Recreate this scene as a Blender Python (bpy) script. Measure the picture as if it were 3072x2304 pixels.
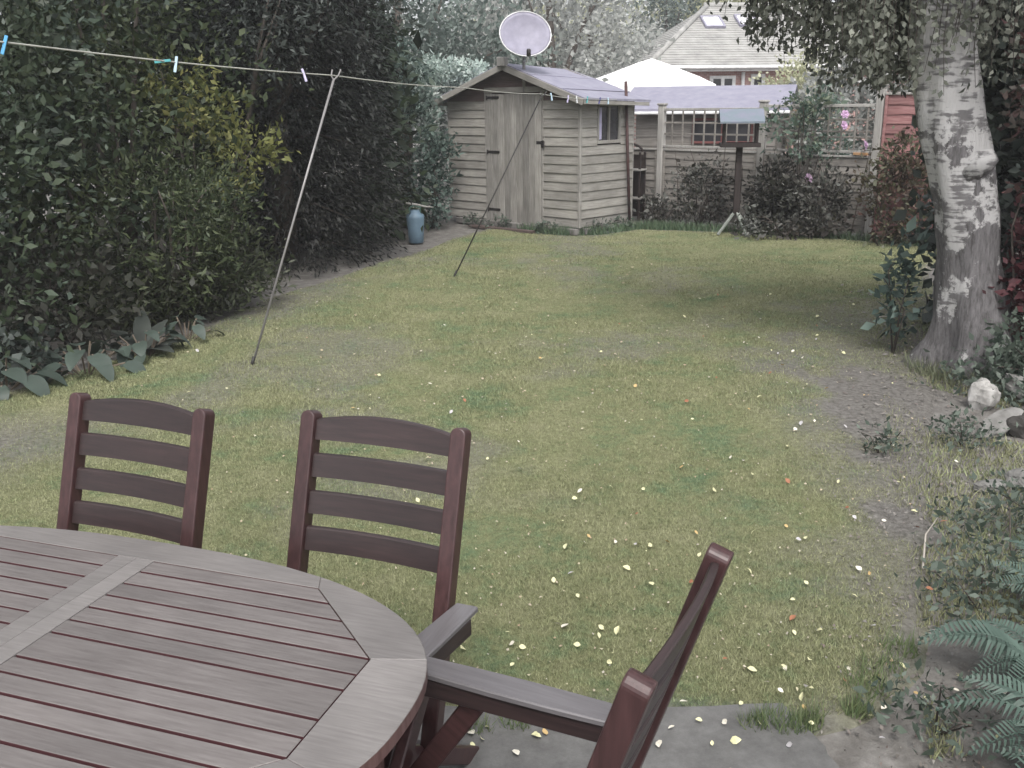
import bpy, bmesh, math, random
import numpy as np
from mathutils import Vector, Matrix

for o in list(bpy.data.objects): bpy.data.objects.remove(o)
S = bpy.context.scene
COL = S.collection
random.seed(7); RNG = np.random.default_rng(7)
rad = math.radians

# ------------------------------------------------------------------ camera
cd = bpy.data.cameras.new("camera"); cam = bpy.data.objects.new("camera", cd); COL.objects.link(cam)
PITCH, ROLL = rad(16.5), rad(-0.7)
_fw = Vector((0, math.cos(PITCH), -math.sin(PITCH))); _rt = Vector((1, 0, 0)); _up = _rt.cross(_fw)
_r2 = _rt*math.cos(ROLL) + _up*math.sin(ROLL); _u2 = -_rt*math.sin(ROLL) + _up*math.cos(ROLL)
M = Matrix((( _r2.x, _u2.x, -_fw.x, 0), (_r2.y, _u2.y, -_fw.y, 0), (_r2.z, _u2.z, -_fw.z, 1.8), (0, 0, 0, 1)))
cam.matrix_world = M
cd.sensor_width = 36; cd.lens = 950/1024*36; cd.clip_end = 1000; cd.clip_start = 0.05
S.camera = cam

# ------------------------------------------------------------------ sky, sun, exposure
W = bpy.data.worlds.new("World"); S.world = W; W.use_nodes = True
wn = W.node_tree; wn.nodes.clear()
SUN_EL, SUN_AZ = rad(55), rad(-30)          # sun_rotation measured from +Y, clockwise
sky = wn.nodes.new("ShaderNodeTexSky"); sky.sky_type = 'NISHITA'; sky.sun_disc = False
sky.sun_elevation = SUN_EL; sky.sun_rotation = rad(178); sky.dust_density = 4; sky.air_density = 1.0; sky.ozone_density = 1
hs = wn.nodes.new("ShaderNodeHueSaturation"); hs.inputs['Saturation'].default_value = 0.22
bg = wn.nodes.new("ShaderNodeBackground"); bg.inputs['Strength'].default_value = 0.15
wo = wn.nodes.new("ShaderNodeOutputWorld")
wn.links.new(sky.outputs[0], hs.inputs['Color']); wn.links.new(hs.outputs[0], bg.inputs['Color']); wn.links.new(bg.outputs[0], wo.inputs[0])
sl = bpy.data.lights.new("sun", 'SUN'); sl.energy = 0.9; sl.angle = rad(14); sl.color = (1, 0.96, 0.9)
so = bpy.data.objects.new("sun", sl); COL.objects.link(so)
_az = rad(178)
sdir = Vector((math.sin(_az)*math.cos(SUN_EL), math.cos(_az)*math.cos(SUN_EL), math.sin(SUN_EL)))
so.rotation_euler = sdir.to_track_quat('Z', 'Y').to_euler()
vs = S.view_settings
S.display_settings.display_device = 'sRGB'
vs.view_transform = 'Standard'; vs.look = 'None'; vs.gamma = 1; vs.exposure = 0.9; vs.use_curve_mapping = False
S.cycles.use_denoising = True
S.cycles.max_bounces = 8; S.cycles.transparent_max_bounces = 16; S.cycles.volume_bounces = 1

# ------------------------------------------------------------------ helpers
def link(o, parent=None):
    COL.objects.link(o)
    if parent is not None: o.parent = parent
    return o
def tag(o, label=None, cat=None, group=None, kind=None):
    if label: o['label'] = label
    if cat: o['category'] = cat
    if group: o['group'] = group
    if kind: o['kind'] = kind
    return o
def thing(name, label, cat, loc=(0, 0, 0), rz=0, group=None):
    o = bpy.data.objects.new(name, None); o.empty_display_size = 0.1
    o.location = loc; o.rotation_euler = (0, 0, rz)
    link(o); return tag(o, label, cat, group)
def mesh_obj(name, verts, faces, mat, parent=None, smooth=False, loc=None):
    me = bpy.data.meshes.new(name); me.from_pydata([tuple(v) for v in verts], [], faces); me.update()
    if mat: me.materials.append(mat)
    if smooth: me.polygons.foreach_set('use_smooth', [True]*len(me.polygons))
    o = bpy.data.objects.new(name, me)
    if loc is not None: o.location = loc
    return link(o, parent)
def inst(name, me, parent=None, loc=(0, 0, 0), rot=(0, 0, 0), scale=None):
    o = bpy.data.objects.new(name, me); o.location = loc; o.rotation_euler = rot
    if scale is not None: o.scale = scale
    return link(o, parent)
def np_mesh(name, V, nper, mat, parent=None, attr=None):
    """V: (N*nper,3) separate polygons of nper corners"""
    V = np.asarray(V, dtype=np.float32).reshape(-1, 3); n = len(V); m = n//nper
    me = bpy.data.meshes.new(name)
    me.vertices.add(n); me.vertices.foreach_set('co', V.ravel())
    me.loops.add(n); me.loops.foreach_set('vertex_index', np.arange(n, dtype=np.int32))
    me.polygons.add(m); me.polygons.foreach_set('loop_start', np.arange(0, n, nper, dtype=np.int32))
    me.update(calc_edges=True)
    if mat: me.materials.append(mat)
    o = bpy.data.objects.new(name, me); return link(o, parent)
def cbox_data(sx, sy, sz, b=0.004):
    """box with chamfered edges, centred"""
    hx, hy, hz = sx/2, sy/2, sz/2; b = min(b, hx*.49, hy*.49, hz*.49)
    V = []; idx = {}
    for ix in (-1, 1):
        for iy in (-1, 1):
            for iz in (-1, 1):
                for k in range(3):
                    p = [ix*(hx-b), iy*(hy-b), iz*(hz-b)]
                    p[k] = (hx, hy, hz)[k]*(ix, iy, iz)[k]
                    idx[(ix, iy, iz, k)] = len(V); V.append(p)
    F = []
    for k in range(3):
        a, c = (k+1) % 3, (k+2) % 3
        for s in (-1, 1):
            q = []
            for (da, dc) in ((-1, -1), (1, -1), (1, 1), (-1, 1)):
                t = [0, 0, 0]; t[k] = s; t[a] = da; t[c] = dc; q.append(idx[(*t, k)])
            F.append(q if s > 0 else q[::-1])
        for sa in (-1, 1):
            for sc in (-1, 1):
                t0 = [0, 0, 0]; t1 = [0, 0, 0]
                t0[a] = t1[a] = sa; t0[c] = t1[c] = sc; t0[k] = -1; t1[k] = 1
                q = [idx[(*t0, a)], idx[(*t1, a)], idx[(*t1, c)], idx[(*t0, c)]]
                F.append(q if sa*sc > 0 else q[::-1])
    for ix in (-1, 1):
        for iy in (-1, 1):
            for iz in (-1, 1):
                q = [idx[(ix, iy, iz, k)] for k in range(3)]
                F.append(q if ix*iy*iz > 0 else q[::-1])
    return V, F
def cbox_mesh(name, sx, sy, sz, mat, b=0.004):
    V, F = cbox_data(sx, sy, sz, b)
    me = bpy.data.meshes.new(name); me.from_pydata(V, [], F); me.update(); me.materials.append(mat); return me
def box(name, size, loc, mat, parent=None, rot=(0, 0, 0), b=0.004):
    return inst(name, cbox_mesh(name, *size, mat, b), parent, loc, rot)
def beam(name, p0, p1, w, t, mat, parent=None, up=(0, 0, 1), b=0.004):
    """rectangular bar from p0 to p1, w along side axis, t along up axis"""
    p0, p1 = Vector(p0), Vector(p1); d = p1-p0; L = d.length; x = d.normalized()
    y = Vector(up).cross(x); y.normalize(); z = x.cross(y)
    me = cbox_mesh(name, L, w, t, mat, b)
    o = bpy.data.objects.new(name, me)
    m = Matrix((x, y, z)).transposed()
    o.rotation_euler = m.to_euler(); o.location = (p0+p1)/2
    return link(o, parent)
def tube_data(pts, radii, n=8, cap=True):
    V = []; F = []
    pts = [Vector(p) for p in pts]
    if not hasattr(radii, '__len__'): radii = [radii]*len(pts)
    prev = None
    for i, p in enumerate(pts):
        d = (pts[min(i+1, len(pts)-1)]-pts[max(i-1, 0)]).normalized()
        a = prev if prev is not None else (Vector((1, 0, 0)) if abs(d.x) < .9 else Vector((0, 1, 0)))
        y = d.cross(a).normalized(); x = y.cross(d).normalized(); prev = x
        for k in range(n):
            t = 2*math.pi*k/n
            V.append(p + (x*math.cos(t)+y*math.sin(t))*radii[i])
    for i in range(len(pts)-1):
        for k in range(n):
            a, b2 = i*n+k, i*n+(k+1) % n
            F.append((a, b2, b2+n, a+n))
    if cap:
        F.append(tuple(range(n-1, -1, -1))); F.append(tuple(range((len(pts)-1)*n, len(pts)*n)))
    return V, F
def tube(name, pts, radii, mat, parent=None, n=8, smooth=True):
    V, F = tube_data(pts, radii, n); return mesh_obj(name, V, F, mat, parent, smooth)
def merge(parts):
    V = []; F = []
    for v, f in parts:
        k = len(V); V += list(v); F += [tuple(i+k for i in q) for q in f]
    return V, F
def prism(name, poly, z0, z1, mat, parent=None):
    """polygon in XY extruded between z0 and z1"""
    n = len(poly); V = [(x, y, z0) for x, y in poly]+[(x, y, z1) for x, y in poly]
    F = [tuple(range(n-1, -1, -1)), tuple(range(n, 2*n))]+[(i, (i+1) % n, (i+1) % n+n, i+n) for i in range(n)]
    return mesh_obj(name, V, F, mat, parent)
def lathe(name, prof, mat, parent=None, n=20, sx=1, sy=1):
    V = []; F = []
    for r, z in prof:
        for k in range(n):
            t = 2*math.pi*k/n; V.append((r*math.cos(t)*sx, r*math.sin(t)*sy, z))
    for i in range(len(prof)-1):
        for k in range(n):
            a, b2 = i*n+k, i*n+(k+1) % n; F.append((a, b2, b2+n, a+n))
    F.append(tuple(range(n-1, -1, -1))); F.append(tuple(range((len(prof)-1)*n, len(prof)*n)))
    return mesh_obj(name, V, F, mat, parent, True)
def _lat(seed):
    return np.random.default_rng(seed).random((257, 257))
def vnoise(x, y, scale, seed):
    g = _lat(seed); u = np.asarray(x)*scale+1000.3; v = np.asarray(y)*scale+1000.7
    i = np.floor(u).astype(int); j = np.floor(v).astype(int); fx = u-i; fy = v-j
    fx = fx*fx*(3-2*fx); fy = fy*fy*(3-2*fy)
    def G(a, b): return g[a % 257, b % 257]
    return (G(i, j)*(1-fx)+G(i+1, j)*fx)*(1-fy)+(G(i, j+1)*(1-fx)+G(i+1, j+1)*fx)*fy

# ------------------------------------------------------------------ materials
def new_mat(name):
    m = bpy.data.materials.new(name); m.use_nodes = True; nt = m.node_tree
    return m, nt, nt.nodes['Principled BSDF']
def plain(name, c, rough=.6, metal=0, spec=.5):
    m, nt, p = new_mat(name)
    p.inputs['Roughness'].default_value = rough; p.inputs['Metallic'].default_value = metal
    p.inputs['Specular IOR Level'].default_value = spec
    tc = nt.nodes.new('ShaderNodeTexCoord'); n = nt.nodes.new('ShaderNodeTexNoise'); n.inputs['Scale'].default_value = 9; n.inputs['Detail'].default_value = 5
    r = nt.nodes.new('ShaderNodeValToRGB'); nt.links.new(tc.outputs['Object'], n.inputs['Vector']); nt.links.new(n.outputs['Fac'], r.inputs['Fac'])
    r.color_ramp.elements[0].position = .3; r.color_ramp.elements[1].position = .7
    r.color_ramp.elements[0].color = (*[v*.82 for v in c], 1); r.color_ramp.elements[1].color = (*[min(1, v*1.1) for v in c], 1)
    nt.links.new(r.outputs[0], p.inputs['Base Color']); return m
def wood(name, c1, c2, grain=0, rough=.6, var=.18, scale=6, bump=.25, stretch=14, spec=.4, coat=0):
    m, nt, p = new_mat(name); N = nt.nodes; L = nt.links
    tc = N.new('ShaderNodeTexCoord'); oi = N.new('ShaderNodeObjectInfo')
    mul = N.new('ShaderNodeVectorMath'); mul.operation = 'SCALE'; mul.inputs[0].default_value = (37, 53, 71); L.new(oi.outputs['Random'], mul.inputs['Scale'])
    add = N.new('ShaderNodeVectorMath'); L.new(tc.outputs['Object'], add.inputs[0]); L.new(mul.outputs[0], add.inputs[1])
    mp = N.new('ShaderNodeMapping'); s = [stretch]*3; s[grain] = 1; mp.inputs['Scale'].default_value = s; L.new(add.outputs[0], mp.inputs['Vector'])
    n = N.new('ShaderNodeTexNoise'); n.inputs['Scale'].default_value = scale; n.inputs['Detail'].default_value = 8; n.inputs['Roughness'].default_value = .65; L.new(mp.outputs[0], n.inputs['Vector'])
    r = N.new('ShaderNodeValToRGB'); r.color_ramp.elements[0].position = .32; r.color_ramp.elements[1].position = .68
    r.color_ramp.elements[0].color = (*c1, 1); r.color_ramp.elements[1].color = (*c2, 1); L.new(n.outputs['Fac'], r.inputs['Fac'])
    n2 = N.new('ShaderNodeTexNoise'); n2.inputs['Scale'].default_value = 2.3; n2.inputs['Detail'].default_value = 4; L.new(add.outputs[0], n2.inputs['Vector'])
    mr = N.new('ShaderNodeMapRange'); mr.inputs['From Min'].default_value = 0; mr.inputs['From Max'].default_value = 1; mr.inputs['To Min'].default_value = 1-var; mr.inputs['To Max'].default_value = 1+var
    L.new(oi.outputs['Random'], mr.inputs['Value'])
    mr2 = N.new('ShaderNodeMapRange'); mr2.inputs['From Min'].default_value = .3; mr2.inputs['From Max'].default_value = .7; mr2.inputs['To Min'].default_value = .78; mr2.inputs['To Max'].default_value = 1.15; L.new(n2.outputs['Fac'], mr2.inputs['Value'])
    mm = N.new('ShaderNodeMath'); mm.operation = 'MULTIPLY'; L.new(mr.outputs[0], mm.inputs[0]); L.new(mr2.outputs[0], mm.inputs[1])
    sc = N.new('ShaderNodeVectorMath'); sc.operation = 'SCALE'; L.new(r.outputs[0], sc.inputs[0]); L.new(mm.outputs[0], sc.inputs['Scale'])
    L.new(sc.outputs[0], p.inputs['Base Color'])
    p.inputs['Roughness'].default_value = rough; p.inputs['Specular IOR Level'].default_value = spec; p.inputs['Coat Weight'].default_value = coat; p.inputs['Coat Roughness'].default_value = .3
    b = N.new('ShaderNodeBump'); b.inputs['Strength'].default_value = bump; b.inputs['Distance'].default_value = .003; L.new(n.outputs['Fac'], b.inputs['Height']); L.new(b.outputs[0], p.inputs['Normal'])
    return m
def leaf_mat(name, cols, trans=.25, rough=.5, patch=None, pscale=.8, spec=.35):
    m, nt, p = new_mat(name); N = nt.nodes; L = nt.links
    ge = N.new('ShaderNodeNewGeometry'); r = N.new('ShaderNodeValToRGB')
    els = r.color_ramp.elements
    while len(els) < len(cols): els.new(.5)
    for i, c in enumerate(cols):
        els[i].position = i/(len(cols)-1); els[i].color = (*c, 1)
    L.new(ge.outputs['Random Per Island'], r.inputs['Fac'])
    out = r.outputs[0]
    tc = N.new('ShaderNodeTexCoord'); n = N.new('ShaderNodeTexNoise'); n.inputs['Scale'].default_value = pscale; n.inputs['Detail'].default_value = 4
    L.new(tc.outputs['Object'], n.inputs['Vector'])
    mr = N.new('ShaderNodeMapRange'); mr.inputs['From Min'].default_value = .38; mr.inputs['From Max'].default_value = .62; L.new(n.outputs['Fac'], mr.inputs['Value'])
    mx = N.new('ShaderNodeMixRGB'); mx.inputs['Color2'].default_value = (*(patch or [v*1.35 for v in cols[len(cols)//2]]), 1); L.new(out, mx.inputs['Color1'])
    ml = N.new('ShaderNodeMath'); ml.operation = 'MULTIPLY'; ml.inputs[1].default_value = .6; L.new(mr.outputs[0], ml.inputs[0]); L.new(ml.outputs[0], mx.inputs['Fac'])
    out = mx.outputs[0]
    L.new(out, p.inputs['Base Color']); p.inputs['Roughness'].default_value = rough; p.inputs['Specular IOR Level'].default_value = spec
    if trans > 0:
        t = N.new('ShaderNodeBsdfTranslucent'); L.new(out, t.inputs['Color']); mix = N.new('ShaderNodeMixShader'); mix.inputs[0].default_value = trans
        L.new(p.outputs[0], mix.inputs[1]); L.new(t.outputs[0], mix.inputs[2]); L.new(mix.outputs[0], N['Material Output'].inputs['Surface'])
    return m
def noise_mat(name, stops, scale=3, detail=8, rough=.9, bump=.5, dist=.01, coord='Object', rgh=.6):
    m, nt, p = new_mat(name); N = nt.nodes; L = nt.links
    tc = N.new('ShaderNodeTexCoord'); n = N.new('ShaderNodeTexNoise'); n.inputs['Scale'].default_value = scale; n.inputs['Detail'].default_value = detail; n.inputs['Roughness'].default_value = rgh
    L.new(tc.outputs[coord], n.inputs['Vector'])
    r = N.new('ShaderNodeValToRGB'); els = r.color_ramp.elements
    while len(els) < len(stops): els.new(.5)
    for i, (pos, c) in enumerate(stops): els[i].position = pos; els[i].color = (*c, 1)
    L.new(n.outputs['Fac'], r.inputs['Fac']); L.new(r.outputs[0], p.inputs['Base Color']); p.inputs['Roughness'].default_value = rough
    b = N.new('ShaderNodeBump'); b.inputs['Strength'].default_value = bump; b.inputs['Distance'].default_value = dist; L.new(n.outputs['Fac'], b.inputs['Height']); L.new(b.outputs[0], p.inputs['Normal'])
    return m

M_SOIL = noise_mat('soil', [(.3, (.085, .078, .07)), (.5, (.150, .141, .13)), (.7, (.25, .24, .225))], scale=9, detail=14, bump=.7, dist=.025, rgh=.75)
M_CONC = noise_mat('concrete', [(.28, (.055, .054, .052)), (.5, (.112, .110, .107)), (.74, (.185, .183, .178))], scale=5, detail=15, bump=.5, dist=.008, rgh=.82)
M_CHAIR = wood('chair_wood', (.019, .0115, .0115), (.037, .022, .0215), 0, .5, .10, bump=.10, coat=.3)
M_CHAIRV = wood('chair_wood_upright', (.030, .0125, .0125), (.062, .028, .028), 2, .45, .10, bump=.10, coat=.3)
M_RIM = wood('table_rim_wood', (.145, .134, .129), (.20, .188, .181), 0, .45, .06, bump=.15, scale=11)
M_TABLE = wood('table_wood', (.115, .102, .098), (.168, .154, .148), 0, .45, .08, bump=.15, scale=11)
M_TEDGE = wood('table_leg_wood', (.085, .045, .042), (.14, .085, .08), 2, .5, .1)
M_SHED = wood('shed_boards', (.225, .213, .193), (.36, .345, .32), 0, .8, .15, scale=4)
M_SHEDV = wood('shed_door_boards', (.18, .17, .155), (.33, .317, .298), 2, .8, .2, scale=4)
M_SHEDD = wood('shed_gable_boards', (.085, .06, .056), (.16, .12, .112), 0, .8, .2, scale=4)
M_FELT = noise_mat('roof_felt', [(.3, (.215, .21, .275)), (.7, (.285, .28, .34))], scale=6, rough=.7, bump=.2)
M_FENCE = wood('fence_boards', (.16, .146, .132), (.275, .257, .236), 0, .85, .15, scale=4)
M_POST = wood('fence_post_wood', (.27, .26, .245), (.40, .385, .365), 2, .85, .1, scale=4)
M_RED = wood('red_fence_boards', (.20, .085, .085), (.36, .20, .195), 0, .8, .25, scale=4)
M_DARKMETAL = plain('dark_metal', (.05, .045, .045), .5, .6)
M_RUST = noise_mat('rusty_pole', [(.35, (.03, .026, .026)), (.58, (.065, .028, .027)), (.72, (.045, .042, .04))], scale=4, rough=.7, bump=.2)
M_PROP = plain('prop_metal', (.26, .25, .25), .5, .3)
M_PROPD = plain('dark_prop', (.035, .033, .032), .6, .2)
M_ROPE = plain('line_cord', (.42, .42, .38), .7)
M_DISH = plain('dish_paint', (.27, .26, .33), .6)
M_WHITE = plain('white_paint', (.75, .75, .75), .5)
M_CANVAS = plain('white_canvas', (.85, .85, .85), .8)
M_GLASSD = plain('window_glass', (.03, .03, .035), .08, 0, .8)

# ------------------------------------------------------------------ ground
def sheet(name, poly, z, mat, label=None):
    o = mesh_obj(name, [(x, y, z) for x, y in poly], [tuple(range(len(poly)))], mat); o['kind'] = 'structure'; return o
ground = sheet('ground', [(-60, -60), (60, -60), (60, 60), (-60, 60)], -0.02, M_SOIL)

LAWN = [(-6, 2.30), (-.3, 2.47), (.45, 2.49), (.78, 2.42), (1.02, 2.5), (1.28, 2.75), (1.55, 3.3), (2.0, 4.3), (2.35, 5.1), (2.75, 6.1), (3.25, 7.2), (3.9, 8.8), (4.7, 10.6), (5.6, 11.4), (5.2, 12.1), (4.2, 12.85), (3.2, 13.45), (2.4, 13.85), (1.9, 14.0), (1.2, 13.45), (.75, 13.45), (.2, 14.0), (-.3, 14.3), (-.75, 13.2), (-1.02, 12.2), (-1.5, 11.3), (-2.0, 10.0), (-2.35, 9.0), (-2.6, 7.9), (-2.75, 7.3), (-3.3, 6.1), (-4.2, 5.1), (-6, 4.2)]
LP = np.array(LAWN)
def inside(x, y):
    c = np.zeros(np.shape(x), bool); n = len(LP)
    for i in range(n):
        x0, y0 = LP[i]; x1, y1 = LP[(i+1) % n]
        t = ((y0 > y) != (y1 > y)); xi = (x1-x0)*(y-y0)/((y1-y0) if y1 != y0 else 1e-9)+x0
        c ^= t & (x < xi)
    return c
def edge_dist(x, y):
    d = np.full(np.shape(x), 1e9); n = len(LP)
    for i in range(n):
        a = LP[i]; b = LP[(i+1) % n]; ab = b-a
        t = np.clip(((x-a[0])*ab[0]+(y-a[1])*ab[1])/(ab@ab), 0, 1)
        d = np.minimum(d, np.hypot(x-a[0]-t*ab[0], y-a[1]-t*ab[1]))
    return d
def bareness(x, y):
    """share of worn soil showing, 0..1"""
    n = .5*vnoise(x, y, .75, 3)+.3*vnoise(x, y, 2.1, 4)+.2*vnoise(x, y, 6.5, 5)
    d = edge_dist(x, y)
    right = np.clip(1-((1.9+.33*(y-3.2))-x)/1.5, 0, 1)*np.clip((y-2.6)/.6, 0, 1)*np.clip((10.5-y)/3, 0, 1)
    left = np.clip((-1.6+.22*(y-9)-x)/.9+.35, 0, 1)*np.clip((y-7.2)/1.5, 0, 1)*np.clip((12.5-y)/1.5, 0, 1)
    lowleft = np.clip(1-np.hypot((x+2.9)/1.0, (y-5.0)/.9), 0, 1)*1.2
    base = np.clip((n-.60)/.16, 0, 1)*.55
    w = base+right*np.clip((n-.34)/.2, 0, 1)*.95+left*np.clip((n-.3)/.2, 0, 1)*.8+lowleft*np.clip((n-.3)/.2, 0, 1)*.8
    w = np.maximum(w, np.clip(1-d/.16, 0, 1)*np.clip((n-.2)/.3, 0, 1))
    return np.clip(w, 0, 1)
# lawn grid
gs = .07
gx = np.arange(-6, 6.1, gs); gy = np.arange(2.1, 14.8, gs)
X, Y = np.meshgrid(gx, gy, indexing='ij')
Z = (vnoise(X, Y, 1.1, 11)-.5)*.03+(vnoise(X, Y, 4, 12)-.5)*.012
INS = inside(X, Y); ED = edge_dist(X, Y)
ok = INS | (ED < .30)
Z = Z-np.where(INS, 0, np.clip(ED/.12, 0, 1)*.05)
vid = -np.ones(X.shape, int); vid[ok] = np.arange(ok.sum())
q = ok[:-1, :-1] & ok[1:, :-1] & ok[1:, 1:] & ok[:-1, 1:]
ii, jj = np.nonzero(q)
faces = np.stack([vid[ii, jj], vid[ii+1, jj], vid[ii+1, jj+1], vid[ii, jj+1]], 1)
LV = np.stack([X[ok], Y[ok], Z[ok]], 1)
M_LAWN, nt, p = new_mat('lawn_turf'); N = nt.nodes; L = nt.links
def turf_colour(nt):
    """olive and green patches over the turf, by position"""
    N = nt.nodes; L = nt.links
    tc = N.new('ShaderNodeTexCoord')
    n1 = N.new('ShaderNodeTexNoise'); n1.inputs['Scale'].default_value = 1.5; n1.inputs['Detail'].default_value = 10; n1.inputs['Roughness'].default_value = .82; L.new(tc.outputs['Object'], n1.inputs['Vector'])
    r1 = N.new('ShaderNodeValToRGB'); e = r1.color_ramp.elements
    e[0].position = .36; e[0].color = (.135, .19, .105, 1); e[1].position = .49; e[1].color = (.215, .226, .122, 1)
    x = e.new(.425); x.color = (.18, .215, .115, 1); x = e.new(.66); x.color = (.275, .275, .165, 1)
    L.new(n1.outputs['Fac'], r1.inputs['Fac'])
    return r1.outputs[0], tc
tcol, tc = turf_colour(nt)
at = N.new('ShaderNodeAttribute'); at.attribute_name = 'bare'
n2 = N.new('ShaderNodeTexNoise'); n2.inputs['Scale'].default_value = 30; n2.inputs['Detail'].default_value = 8; n2.inputs['Roughness'].default_value = .75; L.new(tc.outputs['Object'], n2.inputs['Vector'])
mr = N.new('ShaderNodeMapRange'); mr.inputs['From Min'].default_value = .25; mr.inputs['From Max'].default_value = .75; mr.inputs['To Min'].default_value = .45; mr.inputs['To Max'].default_value = 1.25; L.new(n2.outputs['Fac'], mr.inputs['Value'])
sc = N.new('ShaderNodeVectorMath'); sc.operation = 'SCALE'; L.new(tcol, sc.inputs[0]); L.new(mr.outputs[0], sc.inputs['Scale'])
rs = N.new('ShaderNodeValToRGB'); rs.color_ramp.elements[0].position = .3; rs.color_ramp.elements[1].position = .7
rs.color_ramp.elements[0].color = (.085, .078, .07, 1); rs.color_ramp.elements[1].color = (.24, .23, .215, 1); L.new(n2.outputs['Fac'], rs.inputs['Fac'])
mx = N.new('ShaderNodeMixRGB'); L.new(at.outputs['Fac'], mx.inputs['Fac']); L.new(sc.outputs[0], mx.inputs['Color1']); L.new(rs.outputs[0], mx.inputs['Color2'])
L.new(mx.outputs[0], p.inputs['Base Color']); p.inputs['Roughness'].default_value = .95; p.inputs['Specular IOR Level'].default_value = .1
bp = N.new('ShaderNodeBump'); bp.inputs['Strength'].default_value = .9; bp.inputs['Distance'].default_value = .02; L.new(n2.outputs['Fac'], bp.inputs['Height']); L.new(bp.outputs[0], p.inputs['Normal'])
lawn = mesh_obj('lawn', LV, [tuple(map(int, f)) for f in faces], M_LAWN, None, True); lawn['kind'] = 'structure'
a = lawn.data.attributes.new('bare', 'FLOAT', 'POINT'); a.data.foreach_set('value', bareness(LV[:, 0], LV[:, 1]).astype(np.float32))

# grass blades
M_GRASS, nt, p = new_mat('grass_blade'); N = nt.nodes; L = nt.links
tcol, tc = turf_colour(nt)
ge = N.new('ShaderNodeNewGeometry'); mr = N.new('ShaderNodeMapRange'); mr.inputs['To Min'].default_value = .6; mr.inputs['To Max'].default_value = 1.45; L.new(ge.outputs['Random Per Island'], mr.inputs['Value'])
sc = N.new('ShaderNodeVectorMath'); sc.operation = 'SCALE'; L.new(tcol, sc.inputs[0]); L.new(mr.outputs[0], sc.inputs['Scale']); L.new(sc.outputs[0], p.inputs['Base Color'])
p.inputs['Roughness'].default_value = .6; p.inputs['Specular IOR Level'].default_value = .25
def blades(name, x, y, z, h, w, mat, lean=.6):
    n = len(x); ang = RNG.random(n)*6.283; la = RNG.random(n)*6.283; lm = RNG.random(n)*lean*h
    dx, dy = np.cos(ang)*w/2, np.sin(ang)*w/2
    V = np.empty((n, 3, 3))
    V[:, 0] = np.stack([x-dx, y-dy, z], 1); V[:, 1] = np.stack([x+dx, y+dy, z], 1)
    V[:, 2] = np.stack([x+np.cos(la)*lm, y+np.sin(la)*lm, z+h], 1)
    return np_mesh(name, V, 3, mat)
nb = 1200000
yy = 2.3*np.exp(RNG.random(nb)*math.log(14.3/2.3)); xx = (RNG.random(nb)*1.2-.6)*yy+0*yy
xx = xx[:]; keep = inside(xx, yy); xx = xx[keep]; yy = yy[keep]
br = bareness(xx, yy); keep = RNG.random(len(xx)) > br*1.02; xx = xx[keep]; yy = yy[keep]
xx = xx[:560000]; yy = yy[:560000]
dd = np.hypot(xx, yy); sz = np.maximum(1, dd/4)
zz = (vnoise(xx, yy, 1.1, 11)-.5)*.03+(vnoise(xx, yy, 4, 12)-.5)*.012-.004
hh = (.007+.011*RNG.random(len(xx)))*(.7+.7*vnoise(xx, yy, 2.2, 9))*np.minimum(1.25, sz**.5)
tag(blades('grass', xx, yy, zz, hh, .0034*sz, M_GRASS, 1.2), 'short patchy olive and green lawn grass', 'grass', kind='stuff')

# patio
pe = []
for t in np.linspace(-6, .82, 60):
    pe.append((t, 2.40+.06*float(vnoise(t, 0, 3, 21))+.05*float(vnoise(t, 0, 9, 22)) + (.0 if t < -.3 else .05)))
pe += [(.84+.10*f+.05*float(vnoise(f*2, 3, 4, 23))+.03*float(vnoise(f*9, 5, 4, 24)), 2.36-.9*f) for f in np.linspace(.05, 1, 26)]+[(1.0, .6), (1.0, -3), (-6, -3)]
V = [(x, y, -.02) for x, y in pe]+[(x, y, .018) for x, y in pe]; n = len(pe)
patio = prism('patio', pe[::-1], -.019, .018, M_CONC); patio['kind'] = 'structure'

# ------------------------------------------------------------------ shed
RZ = rad(-43.78)
shed = thing('garden_shed', 'weathered grey wooden garden shed with plank door and lavender felt roof', 'shed', (.9726, 13.4412, 0), RZ)
SW, SD, ZB = 2.62, 1.19, .095
EX = .1235
def shiplap(name, length, mat, h=EX, t0=.024, t1=.010):
    """one horizontal weatherboard along x, thick at its foot, chamfered; outer face towards -y"""
    hl = length/2
    prof = [(0, 0), (-t0+.003, 0), (-t0, .004), (-t0, .012), (-t1, h+.006), (0, h+.006)]
    V = []; F = []; k = len(prof)
    for x in (-hl, hl): V += [(x, y, z) for y, z in prof]
    F.append(tuple(range(k))); F.append(tuple(range(2*k-1, k-1, -1)))
    F += [(i, i+k, (i+1) % k+k, (i+1) % k) for i in range(k)]
    me = bpy.data.meshes.new(name); me.from_pydata(V, [], F); me.update(); me.materials.append(mat); return me
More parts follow.
